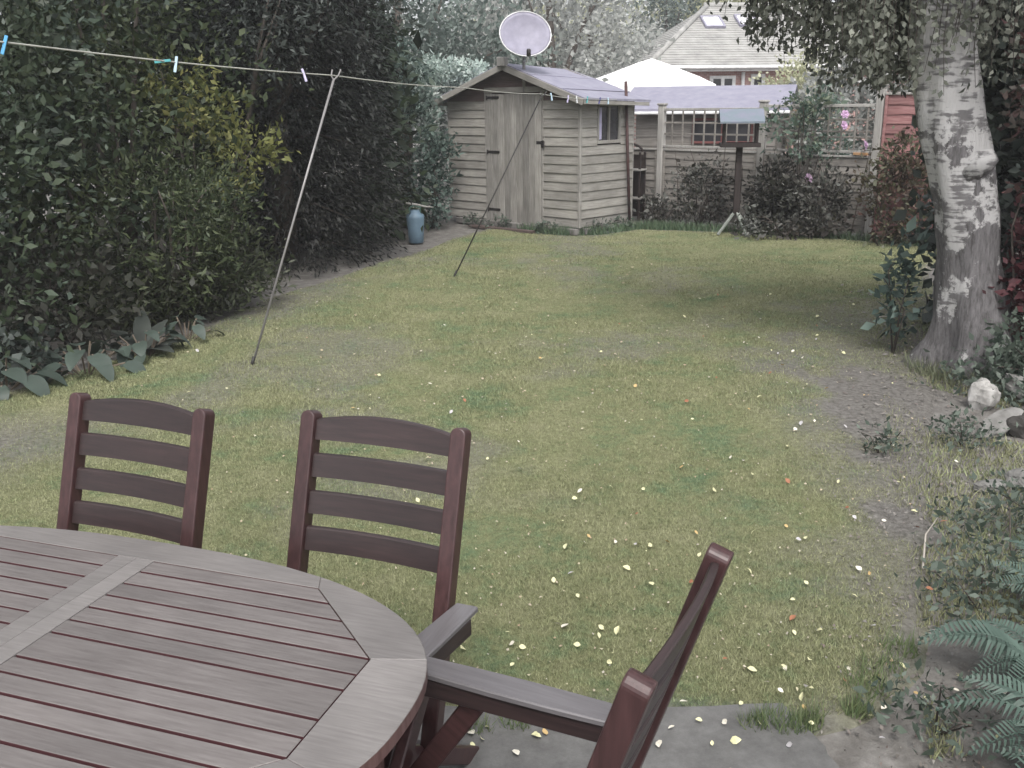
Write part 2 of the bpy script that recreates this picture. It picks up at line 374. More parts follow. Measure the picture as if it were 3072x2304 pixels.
# inner shell, set back behind the boards
def quad_wall(name, pts, mat, parent):
    return mesh_obj(name, pts, [tuple(range(len(pts)))], mat, parent)
M_INNER = plain('shed_inside', (.03, .028, .026), .9)
apx, eav, apz = -1.29, 1.86, 2.30
mesh_obj('inner_frame', [(-SW, .012, ZB), (0-.012, .012, ZB), (-.012, .012, eav), (apx, .012, apz), (-SW, .012, eav)], [(0, 1, 2, 3, 4)], M_INNER, shed)
mesh_obj('back_wall', [(-SW, SD, ZB), (0, SD, ZB), (0, SD, eav), (apx, SD, apz), (-SW, SD, eav)], [(4, 3, 2, 1, 0)], M_SHED, shed)
mesh_obj('side_wall', [(-SW, .012, ZB), (-SW, SD, ZB), (-SW, SD, eav), (-SW, .012, eav)], [(0, 1, 2, 3)], M_SHED, shed)
mesh_obj('floor', [(-SW, 0.012, ZB+.002), (0, 0.012, ZB+.002), (0, SD, ZB+.002), (-SW, SD, ZB+.002)], [(0, 1, 2, 3)], M_SHED, shed)
bl_l, bl_r = shiplap('board', .80, M_SHED), shiplap('board', .655, M_SHED)
nrow = 14
for i in range(nrow):
    z = ZB+i*EX
    inst('board', bl_l, shed, (-SW+.40, random.uniform(-.002, .002), z), (0, random.uniform(-.004, .004), 0))
    inst('board', bl_r, shed, (-.33, random.uniform(-.002, .002), z), (0, random.uniform(-.004, .004), 0))
# gable boards, cut to the roof slope
zt = ZB+nrow*EX
slope = (apz-eav)/1.33
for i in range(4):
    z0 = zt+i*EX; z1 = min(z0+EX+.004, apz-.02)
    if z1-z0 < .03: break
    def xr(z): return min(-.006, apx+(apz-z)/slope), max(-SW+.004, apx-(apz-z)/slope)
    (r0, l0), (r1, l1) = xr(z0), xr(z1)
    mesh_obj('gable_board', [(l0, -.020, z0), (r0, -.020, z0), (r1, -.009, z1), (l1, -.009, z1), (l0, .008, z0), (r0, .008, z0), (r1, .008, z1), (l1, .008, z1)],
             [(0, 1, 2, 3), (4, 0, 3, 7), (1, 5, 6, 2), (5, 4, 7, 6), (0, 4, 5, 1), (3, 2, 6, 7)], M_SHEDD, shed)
# right side wall boards with the window opening y .36-.88, z 1.235-1.77
bs_full, bs_a, bs_b = shiplap('board', SD, M_SHED), shiplap('board', .35, M_SHED), shiplap('board', SD-.885, M_SHED)
for i in range(nrow+1):
    z = ZB+i*EX
    if z > 1.80: continue
    if z+EX > 1.26 and z < 1.74:
        inst('board', bs_a, shed, (0, .175, z), (0, 0, rad(90))); inst('board', bs_b, shed, (0, .885+(SD-.885)/2, z), (0, 0, rad(90)))
    else:
        inst('board', bs_full, shed, (random.uniform(-.002, .002), SD/2, z), (0, random.uniform(-.003, .003), rad(90)))
box('corner_post', (.045, .05, 1.76), (.012, -.012, ZB+.88), M_SHEDV, shed)
box('corner_post', (.03, .03, 1.76), (.008, SD+.004, ZB+.88), M_SHEDV, shed)
box('corner_post', (.03, .03, 1.74), (-SW-.006, -.006, ZB+.88), M_SHEDV, shed)
# door
door = bpy.data.objects.new('door', None); link(door, shed)
dw = (1.665-.69)/8
for i in range(8):
    box('door_board', (dw-.006, .022, 1.84), (-1.665+dw*(i+.5), -.020-.002*(i % 2), 1.0+random.uniform(-.004, .004)), M_SHEDV, door, b=.004)
for z, nme in ((1.872, 'hinge'), (1.10, 'hinge'), (.255, 'hinge')):
    me = merge([cbox_data(.24, .006, .035, .002), tube_data([(-.125, -.006, -.03), (-.125, -.006, .03)], .012, 8)])
    mesh_obj('hinge', me[0], me[1], M_DARKMETAL, door, loc=(-1.63, -.037, z))
me = merge([cbox_data(.15, .006, .04, .002), tube_data([(.03, -.01, -.01), (.03, -.01, .02), (.06, -.01, .03), (.085, -.01, .02), (.085, -.01, -.01)], .006, 6)])
mesh_obj('hasp', me[0], me[1], M_DARKMETAL, door, loc=(-.70, -.036, 1.25))
lk = cbox_data(.055, .02, .06, .006)
mesh_obj('padlock', lk[0], lk[1], M_DARKMETAL, door, loc=(-.645, -.046, 1.215))
box('door_frame', (.145, .03, 1.87), (-1.743, -.018, 1.01), M_SHEDV, shed)
box('door_frame', (.03, .03, 1.85), (-.668, -.015, 1.01), M_SHEDV, shed)
box('lintel', (1.22, .034, .075), (-1.20, -.030, 1.975), M_SHED, shed)
# window in the right wall
win = bpy.data.objects.new('window', None); link(win, shed)
for (y, z, sy, sz) in ((.62, 1.755, .52, .04), (.62, 1.252, .54, .045)): box('window_frame', (.035, sy, sz), (.012, y, z), M_SHED, win)
for y in (.375, .62, .865): box('window_frame', (.033, .036, .462), (.010, y, 1.505), M_SHEDV, win)
for y in (.4975, .7425): box('pane', (.006, .208, .462), (-.004, y, 1.505), M_GLASSD, win, b=.001)
M_CURT = plain('curtain_cloth', (.42, .40, .55), .9)
wv = []
for i in range(9): wv += [(.012+.004*(i % 2), .40+i*.0075, 1.29), (.012+.004*(i % 2), .40+i*.0075, 1.72)]
mesh_obj('curtain', wv, [(2*i, 2*i+2, 2*i+3, 2*i+1) for i in range(8)], M_CURT, win)
# roof: two felted slabs with bargeboards
def roof_half(sgn):
    xe = apx+sgn*1.50; ze = apz+.045-1.50*slope
    y0, y1 = -.18, SD+.14; ridge = apz+.045; t = .028
    nx = 14; V = []; F = []
    for y in (y0, y1):
        for i in range(nx+1):
            f = i/nx; x = apx+(xe-apx)*f; z = ridge+(ze-ridge)*f+.006*math.sin(f*9+y*3)-(.07 if y > 0 else 0)*(1-.5*f)
            V += [(x, y, z), (x, y, z-t)]
    k = 2*(nx+1)
    for i in range(nx):
        a = 2*i
        F += [(a, a+2, a+2+k, a+k), (a+1, a+1+k, a+3+k, a+3), (a, a+1, a+3, a+2), (a+k, a+2+k, a+3+k, a+1+k)]
    F.append((2*nx, 2*nx+1, 2*nx+1+k, 2*nx+k))
    if sgn < 0: F = [q[::-1] for q in F]
    return mesh_obj('roof', V, F, M_FELT, shed)
for sgn in (1, -1):
    rf = roof_half(sgn)
    xe = apx+sgn*1.50; ze = apz+.045-1.50*slope
    # felt strip lapping over the verge, then the bargeboard under it
    beam('bargeboard', (apx, -.192, apz-.012), (xe, -.192, ze-.057), .022, .085, M_SHED, rf)
    beam('eaves_board', (xe-sgn*.012, -.17, ze-.055), (xe-sgn*.012, SD+.12, ze-.090), .02, .05, M_SHED, rf)
    for q in (.35, .75):
        p0 = Vector((apx+sgn*1.5*q, -.17, apz+.048-1.5*q*slope)); p1 = Vector((apx+sgn*1.5*q, SD+.13, apz+.048-1.5*q*slope-.07*(1-.5*q)))
        beam('felt_batten', p0, p1, .03, .010, M_FELT, rf)
box('ridge_block', (.15, .10, .13), (apx+.02, -.20, apz+.055), M_POST, shed, b=.012)
# bearers and blocks the shed stands on
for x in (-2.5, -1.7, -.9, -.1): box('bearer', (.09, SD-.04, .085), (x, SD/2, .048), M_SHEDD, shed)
M_BLOCK = noise_mat('block', [(.3, (.10, .095, .09)), (.7, (.22, .21, .20))], scale=9, bump=.6)
me = cbox_mesh('block', .30, .14, .085, M_BLOCK, .008)
for k in range(7): inst('block', me, shed, (-2.3+k*.36, -.02, .043), (0, 0, random.uniform(-.05, .05)))
for k in range(3): inst('block', me, shed, (.02, .2+k*.4, .043), (0, 0, rad(90)+random.uniform(-.05, .05)))
sill_board = box('weathered_plank', (1.25, .10, .035), (.9726-1.25*.722-.30*.692, 13.4412+1.25*.692-.30*.722, .018), M_SHEDD, None, (0, 0, RZ+.03))
tag(sill_board, 'grey plank lying on the soil in front of the shed door', 'plank')

# satellite dish behind the ridge
dish = thing('satellite_dish', 'oval pale lavender satellite dish rising above the shed roof', 'satellite dish', (.235, 14.02, 2.24), rad(8))
nr, na = 7, 28; V = [(0, 0, 0)]; F = []
for i in range(1, nr+1):
    f = i/nr
    for k in range(na):
        t = 2*math.pi*k/na; V.append((.357*f*math.cos(t), -.075*f*f, .325*f*math.sin(t)))
for k in range(na): F.append((0, 1+k, 1+(k+1) % na))
for i in range(nr-1):
    for k in range(na):
        a = 1+i*na+k; b2 = 1+i*na+(k+1) % na; F.append((a, a+na, b2+na, b2))
V += [(x, y+.012, z) for x, y, z in V]; n0 = len(V)//2
F += [tuple(i+n0 for i in q[::-1]) for q in F]
for k in range(na):
    a = 1+(nr-1)*na+k; b2 = 1+(nr-1)*na+(k+1) % na; F.append((a, a+n0, b2+n0, b2))
pan = mesh_obj('reflector', V, F, M_DISH, dish, True, loc=(0, 0, .44)); pan.rotation_euler = (rad(-24), 0, 0)
rim = [(.359*math.cos(t), -.075, .327*math.sin(t)) for t in np.linspace(0, 2*math.pi, 41)]
o = tube('rim', rim, .008, M_WHITE, pan, 6)
tube('feed_arm', [(0, .03, .12), (0, -.16, .10), (0, -.34, .19)], .014, M_WHITE, dish, 8)
lathe('receiver', [(.018, -.05), (.03, -.045), (.03, .03), (.022, .05)], M_DARKMETAL, dish, 12).location = (0, -.34, .21)
tube('mast', [(0, .09, -.30), (0, .09, .40)], .022, M_PROP, dish, 10)
box('mount_bracket', (.10, .07, .12), (0, .05, .40), M_PROP, dish, b=.01)

# ------------------------------------------------------------------ rear fence (local x runs right along the fence, origin at the middle post)
FX, FY = 3.6676, 13.9743
def fence_pt(s, back=0, z=0):
    return (FX+s*math.cos(RZ)-back*math.sin(RZ), FY+s*math.sin(RZ)+back*math.cos(RZ), z)
posts = [(-1.80, 1.73, 'pale square fence post nearest the shed'), (-.065, 1.76, 'pale fence post behind the bird table with trellis on both sides'), (1.62, 1.95, 'tall pale fence post where grey trellis meets red fence')]
for s, h, lab in posts:
    t = thing('fence_post', lab, 'post', fence_pt(s), RZ, 'posts of the rear fence')
    box('shaft', (.10, .10, h), (0, 0, h/2), M_POST, t, b=.01)
    box('cap', (.125, .125, .035), (0, 0, h+.017), M_POST, t, b=.012)
def lap_mesh(length, h, mat, seed):
    r = random.Random(seed); hl = length/2; nx = 8; V = []; F = []
    for i in range(nx+1):
        x = -hl+length*i/nx; w = r.uniform(-.008, .008)
        V += [(x, -.020, w), (x, -.006, h+.015), (x, .004, h+.015), (x, .004, w)]
    for i in range(nx):
        for k in range(4):
            F.append((i*4+k, i*4+4+k, i*4+4+(k+1) % 4, i*4+(k+1) % 4))
    F += [(0, 1, 2, 3)[::-1], tuple(nx*4+k for k in range(4))]
    me = bpy.data.meshes.new('board'); me.from_pydata(V, [], F); me.update(); me.materials.append(mat); return me
def panel(lab, s0, s1, z0, z1, nb, mat, capmat):
    t = thing('lapped_fence', lab, 'fence', fence_pt((s0+s1)/2, .01), RZ, 'panels of the rear fence')
    ln = s1-s0; h = (z1-z0)/nb; ms = [lap_mesh(ln, h, mat, k) for k in range(3)]
    for i in range(nb): inst('board', ms[i % 3], t, (0, random.uniform(-.003, .003), z0+i*h), (0, random.uniform(-.006, .006), rad(180) if False else 0))
    for x in (-ln/2+.03, -ln/6, ln/6, ln/2-.03): box('batten', (.035, .02, z1-z0), (x, .018, (z0+z1)/2), mat, t)
    for x in (-ln/2+.022, ln/2-.022): box('batten', (.035, .02, z1-z0), (x, -.032, (z0+z1)/2), mat, t)
    box('capping', (ln, .06, .028), (0, 0, z1+.022), capmat, t)
    return t
panel('grey lapped fence panel between the first post and the bird table', -1.75, -.12, .04, 1.05, 9, M_FENCE, M_POST)
panel('grey lapped fence panel behind the rose bushes', -.01, 1.565, .04, 1.03, 9, M_FENCE, M_POST)
panel('grey fence panel half hidden behind the shed corner', -3.45, -1.855, .04, 1.05, 9, M_FENCE, M_POST)
panel('tall weathered red fence panel beside the birch', 1.68, 3.4, .04, 1.83, 15, M_RED, M_POST)
panel('tall red fence panel hidden behind the birch trunk', 3.48, 5.2, .04, 1.83, 15, M_RED, M_POST)
def trellis(lab, s0, s1, z0, z1, xs, zs):
    t = thing('garden_trellis', lab, 'trellis', fence_pt((s0+s1)/2, -.005), RZ, 'trellis panels on the rear fence'); c = (s0+s1)/2
    ln = s1-s0
    mv = cbox_mesh('upright_bar', .026, .014, z1-z0, M_FENCE, .003); mh = cbox_mesh('cross_bar', ln, .014, .026, M_FENCE, .003)
    for x in xs: inst('upright_bar', mv, t, (x-c, -.008, (z0+z1)/2))
    for z in zs: inst('cross_bar', mh, t, (0, .0075, z))
    box('top_rail', (ln, .045, .04), (0, 0, z1+.02), M_POST, t); box('bottom_rail', (ln, .04, .032), (0, 0, z0-.016), M_POST, t)
trellis('square grey trellis above the fence behind the bird table', -1.75, -.12, 1.14, 1.65, [-1.6, -1.41, -1.215, -1.03, -.84, -.65, -.47, -.28], [1.31, 1.475])
trellis('square trellis overgrown by the climbing rose', -.01, 1.565, 1.13, 1.69, [.17, .36, .55, .74, .93, 1.12, 1.31, 1.47], [1.30, 1.375, 1.53])
o = box('timber_offcut', (.20, .06, .035), fence_pt(1.42, -.01, 1.090), plain('raw_timber', (.42, .24, .12), .8), None, (0, 0, RZ)); tag(o, 'short orange timber offcut on top of the fence panel', 'timber')

# dark plant stand between shed and fence
st = thing('plant_stand', 'dark wooden stand with two pale shelves between shed and fence', 'plant stand', fence_pt(-2.10, -.42), RZ+.25)
M_DW = wood('dark_stained_wood', (.016, .012, .011), (.038, .027, .025), 2, .7)
for x in (-.22, .22):
    for y in (-.1, .1): box('leg', (.035, .035, 1.05), (x, y, .525), M_DW, st)
for z in (.35, .78): box('shelf', (.50, .25, .025), (0, 0, z), M_POST, st)
V, F = tube_data([(.22*math.cos(t), 0, 1.05+.12*math.sin(t)) for t in np.linspace(0, math.pi, 9)], .02, 6); mesh_obj('arched_top', V, F, M_DW, st)
box('back_panel', (.42, .015, .95), (0, .11, .53), M_DW, st)

# ------------------------------------------------------------------ neighbour's summerhouse behind the fence
nh = thing('summerhouse', 'grey boarded summerhouse with low lavender felt roof behind the trellis', 'summerhouse', (2.35, 17.1, 0), rad(-20))
bm_ = lap_mesh(2.4, .15, M_FENCE, 11)
for i in range(11): inst('board', bm_, nh, (1.06, 0, i*.15))
for y in (2.0,): mesh_obj('back_wall', [(-.1, y, 0), (2.25, y, 0), (2.25, y, 1.65), (-.1, y, 1.65)], [(3, 2, 1, 0)], M_FENCE, nh)
for x in (-.13, 2.25): mesh_obj('side_wall', [(x, 0.01, 0), (x, 2.0, 0), (x, 2.0, 1.65), (x, 0.01, 1.65)], [(0, 1, 2, 3)], M_FENCE, nh)
V = []
for x in (-.42, 2.45): V += [(x, -.22, 1.62), (x, 1.0, 1.995), (x, 2.2, 1.62), (x, -.22, 1.67), (x, 1.0, 2.045), (x, 2.2, 1.67)]
mesh_obj('roof', V, [(3, 9, 10, 4), (4, 10, 11, 5), (0, 1, 7, 6), (1, 2, 8, 7), (0, 6, 9, 3), (2, 5, 11, 8), (0, 3, 4, 1), (1, 4, 5, 2), (6, 7, 10, 9), (7, 8, 11, 10)], M_FELT, nh)
box('gutter', (2.88, .06, .05), (1.02, -.26, 1.60), M_WHITE, nh, b=.015)
w = bpy.data.objects.new('window', None); link(w, nh)
M_WF = wood('window_frame_red', (.10, .03, .03), (.17, .07, .065), 0)
for z in (1.11, 1.49): box('frame', (1.02, .04, .04), (1.35, -.035, z), M_WF, w)
for x in (.86, 1.35, 1.84): box('frame', (.04, .038, .36), (x, -.035, 1.30), M_WF, w)
for x in (1.105, 1.595): box('pane', (.45, .01, .34), (x, -.03, 1.30), M_GLASSD, w, b=.001)

# white gazebo canopy behind
gz = thing('garden_gazebo', 'white pyramid gazebo canopy rising behind the summerhouse roof', 'gazebo', (2.95, 20.6, 0), rad(-12))
V = []; F = []; hw = 1.32; n = 8
rings = [(0, 2.64), (.25, 2.52), (.5, 2.38), (.75, 2.25), (1, 2.09)]
for f, z in rings:
    for k in range(4*n):
        s = k//n; u = (k % n)/n*2-1; c = [(u, -1), (1, u), (-u, 1), (-1, -u)][s]
        sag = .035*math.sin(f*math.pi)*(1-u*u)
        V.append((c[0]*hw*f, c[1]*hw*f, z-sag))
for i in range(4):
    for k in range(4*n):
        a, b2 = i*4*n+k, i*4*n+(k+1) % (4*n); F.append((a, a+4*n, b2+4*n, b2))
mesh_obj('canopy', V, F, M_CANVAS, gz)
V = []
for k in range(4*n):
    s = k//n; u = (k % n)/n*2-1; c = [(u, -1), (1, u), (-u, 1), (-1, -u)][s]
    V += [(c[0]*hw*1.002, c[1]*hw*1.002, 2.088), (c[0]*hw*1.01, c[1]*hw*1.01, 1.90+.02*(k % 2))]
mesh_obj('valance', V, [(2*k, 2*k+1, (2*k+3) % (8*n), (2*k+2) % (8*n)) for k in range(4*n)], M_CANVAS, gz)
for x in (-1, 1):
    for y in (-1, 1): tube('pole', [(x*hw*.97, y*hw*.97, -.02), (x*hw*.97, y*hw*.97, 2.07)], .02, M_WHITE, gz)

# ------------------------------------------------------------------ house beyond
hs_ = thing('brick_house', 'pink brick house with big pale tiled roof and two skylights', 'house', (4.4, 30.0, 0), rad(6))
M_BRICK, nt, p = new_mat('brick_wall'); N = nt.nodes; L = nt.links
tc = N.new('ShaderNodeTexCoord'); mp = N.new('ShaderNodeMapping'); mp.inputs['Rotation'].default_value = (rad(90), 0, 0); L.new(tc.outputs['Object'], mp.inputs['Vector'])
bt = N.new('ShaderNodeTexBrick'); bt.inputs['Scale'].default_value = 4; bt.inputs['Color1'].default_value = (.36, .19, .17, 1); bt.inputs['Color2'].default_value = (.44, .26, .24, 1); bt.inputs['Mortar'].default_value = (.5, .45, .42, 1); bt.inputs['Mortar Size'].default_value = .015
L.new(mp.outputs[0], bt.inputs['Vector']); L.new(bt.outputs[0], p.inputs['Base Color']); p.inputs['Roughness'].default_value = .9
M_TILE = noise_mat('roof_tile', [(.3, (.24, .237, .227)), (.5, (.32, .315, .30)), (.7, (.40, .395, .38))], scale=2.5, detail=10, rough=.75, bump=.2)
wl = mesh_obj('wall', [(0, 0, 0), (11, 0, 0), (11, 7, 0), (0, 7, 0), (0, 0, 2.70), (11, 0, 2.70), (11, 7, 2.70), (0, 7, 2.70)], [(0, 1, 5, 4), (1, 2, 6, 5), (2, 3, 7, 6), (3, 0, 4, 7)], M_BRICK, hs_)
# hipped roof laid in courses
ridge_z, ev = 4.78, 2.74
rfm = bpy.data.objects.new('roof', None); link(rfm, hs_)
nc = 26
def roof_courses(P0, P1, R0, R1, name):
    """slope between eaves P0-P1 and ridge R0-R1, courses of tiles stepped by a few cm"""
    V = []; F = []
    P0, P1, R0, R1 = map(Vector, (P0, P1, R0, R1)); nrm = (P1-P0).cross(R0-P0).normalized()
    for i in range(nc):
        f0, f1 = i/nc, (i+1)/nc
        a, b2 = P0.lerp(R0, f0), P1.lerp(R1, f0); c, d = P1.lerp(R1, f1), P0.lerp(R0, f1)
        k = len(V); V += [a+nrm*.014, b2+nrm*.014, c, d, a, b2]; F += [(k, k+1, k+2, k+3), (k+4, k+5, k+1, k)]
    return mesh_obj(name, V, F, M_TILE, rfm)
o_ = .35
roof_courses((-o_, -o_, ev), (11+o_, -o_, ev), (2.6, 3.5, ridge_z), (8.4, 3.5, ridge_z), 'tiled_slope')
roof_courses((-o_, 7+o_, ev), (-o_, -o_, ev), (2.6, 3.5, ridge_z), (2.6, 3.5, ridge_z), 'tiled_slope')
roof_courses((11+o_, -o_, ev), (11+o_, 7+o_, ev), (8.4, 3.5, ridge_z), (8.4, 3.5, ridge_z), 'tiled_slope')
roof_courses((11+o_, 7+o_, ev), (-o_, 7+o_, ev), (8.4, 3.5, ridge_z), (2.6, 3.5, ridge_z), 'tiled_slope')
tube('ridge_cap', [(2.5, 3.5, ridge_z+.02), (8.5, 3.5, ridge_z+.02)], .11, M_TILE, rfm)
tube('hip_cap', [(2.6, 3.5, ridge_z+.02), (-o_, -o_, ev+.03)], .09, M_TILE, rfm)
def on_slope(x, f): return (x, -o_+(3.5+o_)*f, ev+(ridge_z-ev)*f)
ang = math.atan2(ridge_z-ev, 3.5+o_)
for x, f in ((2.45, .70), (3.60, .72)):
    sk = bpy.data.objects.new('skylight', None); link(sk, rfm); sk.location = on_slope(x, f); sk.rotation_euler = (ang, 0, 0)
    for dx in (-.30, .30): box('frame', (.06, .80, .09), (dx, 0, .05), M_DISH, sk)
    for dy in (-.37, .37): box('frame', (.54, .06, .088), (0, dy, .05), M_DISH, sk)
    box('pane', (.54, .68, .03), (0, 0, .06), plain('skylight_glass', (.75, .75, .78), .12), sk)
box('fascia', (11.75, .04, .13), (5.5, -o_-.02, ev-.05), M_WHITE, hs_)
box('gutter', (11.75, .12, .10), (5.5, -o_-.10, ev), M_WHITE, hs_, b=.03)
mesh_obj('soffit', [(-o_, -o_, ev-.10), (11+o_, -o_, ev-.10), (11+o_, 0, ev-.10), (-o_, 0, ev-.10)], [(0, 1, 2, 3)], M_WHITE, hs_)
tube('downpipe', [(2.72, -.09, 0), (2.72, -.09, 2.6)], .055, M_WHITE, hs_)
def hwin(x0, x1, z0, z1, k):
    w = bpy.data.objects.new('window', None); link(w, hs_)
    for z in (z0, z1): box('frame', (x1-x0, .08, .09), ((x0+x1)/2, -.03, z), M_WHITE, w)
    for i in range(k+1): box('frame', (.10, .078, z1-z0-.09), (x0+.05+(x1-x0-.10)*i/k, -.03, (z0+z1)/2), M_WHITE, w)
    for i in range(k): box('pane', ((x1-x0-.10)/k-.10, .02, z1-z0-.09), (x0+.05+(x1-x0-.10)*(i+.5)/k, -.02, (z0+z1)/2), M_GLASSD, w, b=.002)
hwin(1.70, 2.50, 1.3, 2.46, 2); hwin(2.98, 3.42, .3, 2.5, 1)

# ------------------------------------------------------------------ clothes line
cp = thing('clothes_post', 'thin rusty brown clothes post in front of the shed', 'post', (1.768, 14.1, 0))
tube('pole', [(0, 0, -.05), (-.105, 0, 2.07)], .022, M_RUST, cp, 10)
tube('hook', [(-.093, 0, 1.83), (-.12, -.03, 1.83), (-.13, -.04, 1.80), (-.11, -.04, 1.78)], .006, M_DARKMETAL, cp, 6)
Lp = lambda y: -4.07+.4064*y
pts = []
keys = [(1.8, 2.0), (4.48, 2.085), (7.0, 1.997), (9, 1.935), (10.9, 1.887), (12.5, 1.835), (14.06, 1.83)]
for (y0, z0), (y1, z1) in zip(keys[:-1], keys[1:]):
    for k in range(6):
        f = k/6; pts.append((Lp(y0+(y1-y0)*f), y0+(y1-y0)*f, z0+(z1-z0)*f-.015*math.sin(f*math.pi)))
pts.append((Lp(14.06), 14.06, 1.83))
tag(tube('clothes_line', pts, .0045, M_ROPE, None, 6), 'thin pale clothes line stretched across the garden', 'clothes line')
def line_at(y):
    for a, b2 in zip(pts[:-1], pts[1:]):
        if a[1] <= y <= b2[1]:
            f = (y-a[1])/(b2[1]-a[1]); return tuple(a[i]+(b2[i]-a[i])*f for i in range(3))
def prop(lab, base, top, mat, r):
    t = thing('clothes_prop', lab, 'clothes prop', base); d = Vector(top)-Vector(base)
    tube('pole', [(0, 0, -.02), tuple(d)], r, mat, t, 10)
    n = d.normalized(); s = Vector((1, 0, 0))
    V, F = merge([tube_data([d, d+n*.03+s*.025, d+n*.075+s*.03], .006, 6), tube_data([d, d+n*.03-s*.025, d+n*.075-s*.03], .006, 6)])
    mesh_obj('fork', V, F, mat, t)
    tube('foot', [(0, 0, -.01), tuple(n*.07)], r*1.5, M_PROPD, t, 10)
y1 = line_at(7.0); prop('long pale metal clothes prop leaning in the lawn by the hedge', (-1.8806, 6.6226, 0), (y1[0], y1[1], y1[2]-.03), M_PROP, .0085)
y2 = line_at(10.9); prop('thin dark clothes prop leaning in front of the shed door', (-.6184, 10.2143, 0), (y2[0], y2[1], y2[2]-.03), M_PROPD, .0075)
M_PEG = {'blue': plain('peg_blue', (.12, .42, .72), .4), 'ice': plain('peg_pale_blue', (.55, .72, .85), .4), 'lilac': plain('peg_lilac', (.62, .58, .80), .4), 'teal': plain('peg_teal', (.10, .40, .42), .4), 'white': plain('peg_white', (.75, .76, .78), .4), 'navy': plain('peg_navy', (.08, .08, .25), .4)}
def peg(y, colr, lab, tilt, along=False):
    x, yy_, z = line_at(y); t = thing('clothes_peg', lab, 'clothes peg', (x, yy_, z), 0, 'pegs on the clothes line')
    for s in (-1, 1):
        o = box('jaw', (.014, .007, .085), (0, s*.005, -.012), M_PEG[colr], t, (s*.06, 0, 0), b=.002)
    V, F = tube_data([(.012*math.cos(a), 0, .012*math.sin(a)-.004) for a in np.linspace(0, 6.283, 9)], .002, 5); mesh_obj('spring', V, F, M_DARKMETAL, t)
    t.rotation_euler = (0, (1.45 if along else tilt), math.atan2(1, .406)-math.pi/2+.8)
peg(4.50, 'blue', 'bright blue peg at the left end of the line', .35)
peg(5.44, 'teal', 'teal peg lying along the line', 0, True); peg(5.52, 'ice', 'pale blue peg beside the teal one', .22)
peg(6.66, 'lilac', 'lilac peg next to the pale prop', -.28)
for y, c, l in ((11.2, 'ice', 'pale blue peg just past the dark prop'), (11.75, 'lilac', 'lilac peg in front of the gable board'), (12.05, 'white', 'white peg close to a lilac one over the shed wall'), (12.45, 'teal', 'teal peg in front of the right hand shed boards'), (12.95, 'navy', 'navy peg under the shed eaves'), (13.3, 'ice', 'pale blue peg nearest the rusty post')):
    peg(y, c, l, random.uniform(-.3, .3))

# ------------------------------------------------------------------ bird table
bt_ = thing('bird_table', 'roofed bird table on a dark post with pale splayed feet', 'bird table', (3.13, 13.28, 0), rad(-8))
box('post', (.085, .085, .90), (0, 0, .74), M_DW, bt_, b=.008)
M_FOOT = wood('bird_table_feet', (.22, .25, .22), (.36, .38, .35), 0)
for a in (-1.0, .55, 2.3, 3.6):
    beam('foot', (0, 0, .34), (.27*math.cos(a)*(1 if abs(a) < 3 else 1), .27*math.sin(a), .012), .04, .03, M_FOOT, bt_)
box('tray', (.50, .36, .03), (0, 0, 1.205), M_FENCE, bt_)
for (x, y, sx, sy) in ((0, -.185, .50, .012), (0, .185, .50, .012), (-.255, 0, .012, .38), (.255, 0, .012, .38)): box('tray_edge', (sx, sy, .055), (x, y, 1.215), M_DW, bt_)
for x in (-.215, .215):
    for y in (-.13, .13): box('upright', (.028, .028, .30), (x, y, 1.37), M_DW, bt_)
M_TEAL = noise_mat('bird_roof_felt', [(.35, (.19, .19, .25)), (.6, (.15, .19, .22)), (.75, (.21, .215, .27))], scale=5, rough=.7)
V = []
for x in (-.29, .29): V += [(x, -.27, 1.50), (x, 0, 1.655), (x, .27, 1.50), (x, -.27, 1.525), (x, 0, 1.685), (x, .27, 1.525)]
mesh_obj('roof', V, [(3, 9, 10, 4), (4, 10, 11, 5), (0, 1, 7, 6), (1, 2, 8, 7), (0, 6, 9, 3), (2, 5, 11, 8), (0, 3, 4, 1), (1, 4, 5, 2), (6, 7, 10, 9), (7, 8, 11, 10)], M_TEAL, bt_)

# ------------------------------------------------------------------ blue container by the hedge
bb = thing('plastic_container', 'slim pale blue plastic container with a stick across its top', 'container', (-1.27, 12.85, 0), .3)
lathe('body', [(.085, 0), (.10, .01), (.108, .15), (.122, .33), (.118, .375), (.07, .40), (.06, .44)], plain('blue_plastic', (.13, .20, .265), .5), bb, 20)
tube('handle', [(-.07, 0, .40), (-.075, 0, .47), (0, 0, .50), (.075, 0, .47), (.07, 0, .40)], .012, plain('green_plastic', (.12, .22, .18), .5), bb)
o = tube('dry_stick', [(-1.38, 12.78, .535), (-1.25, 12.80, .515), (-1.12, 12.84, .48), (-1.02, 12.86, .47)], [.014, .016, .013, .006], M_POST, None, 7); tag(o, 'pale dry stick lying on top of the blue container', 'stick')

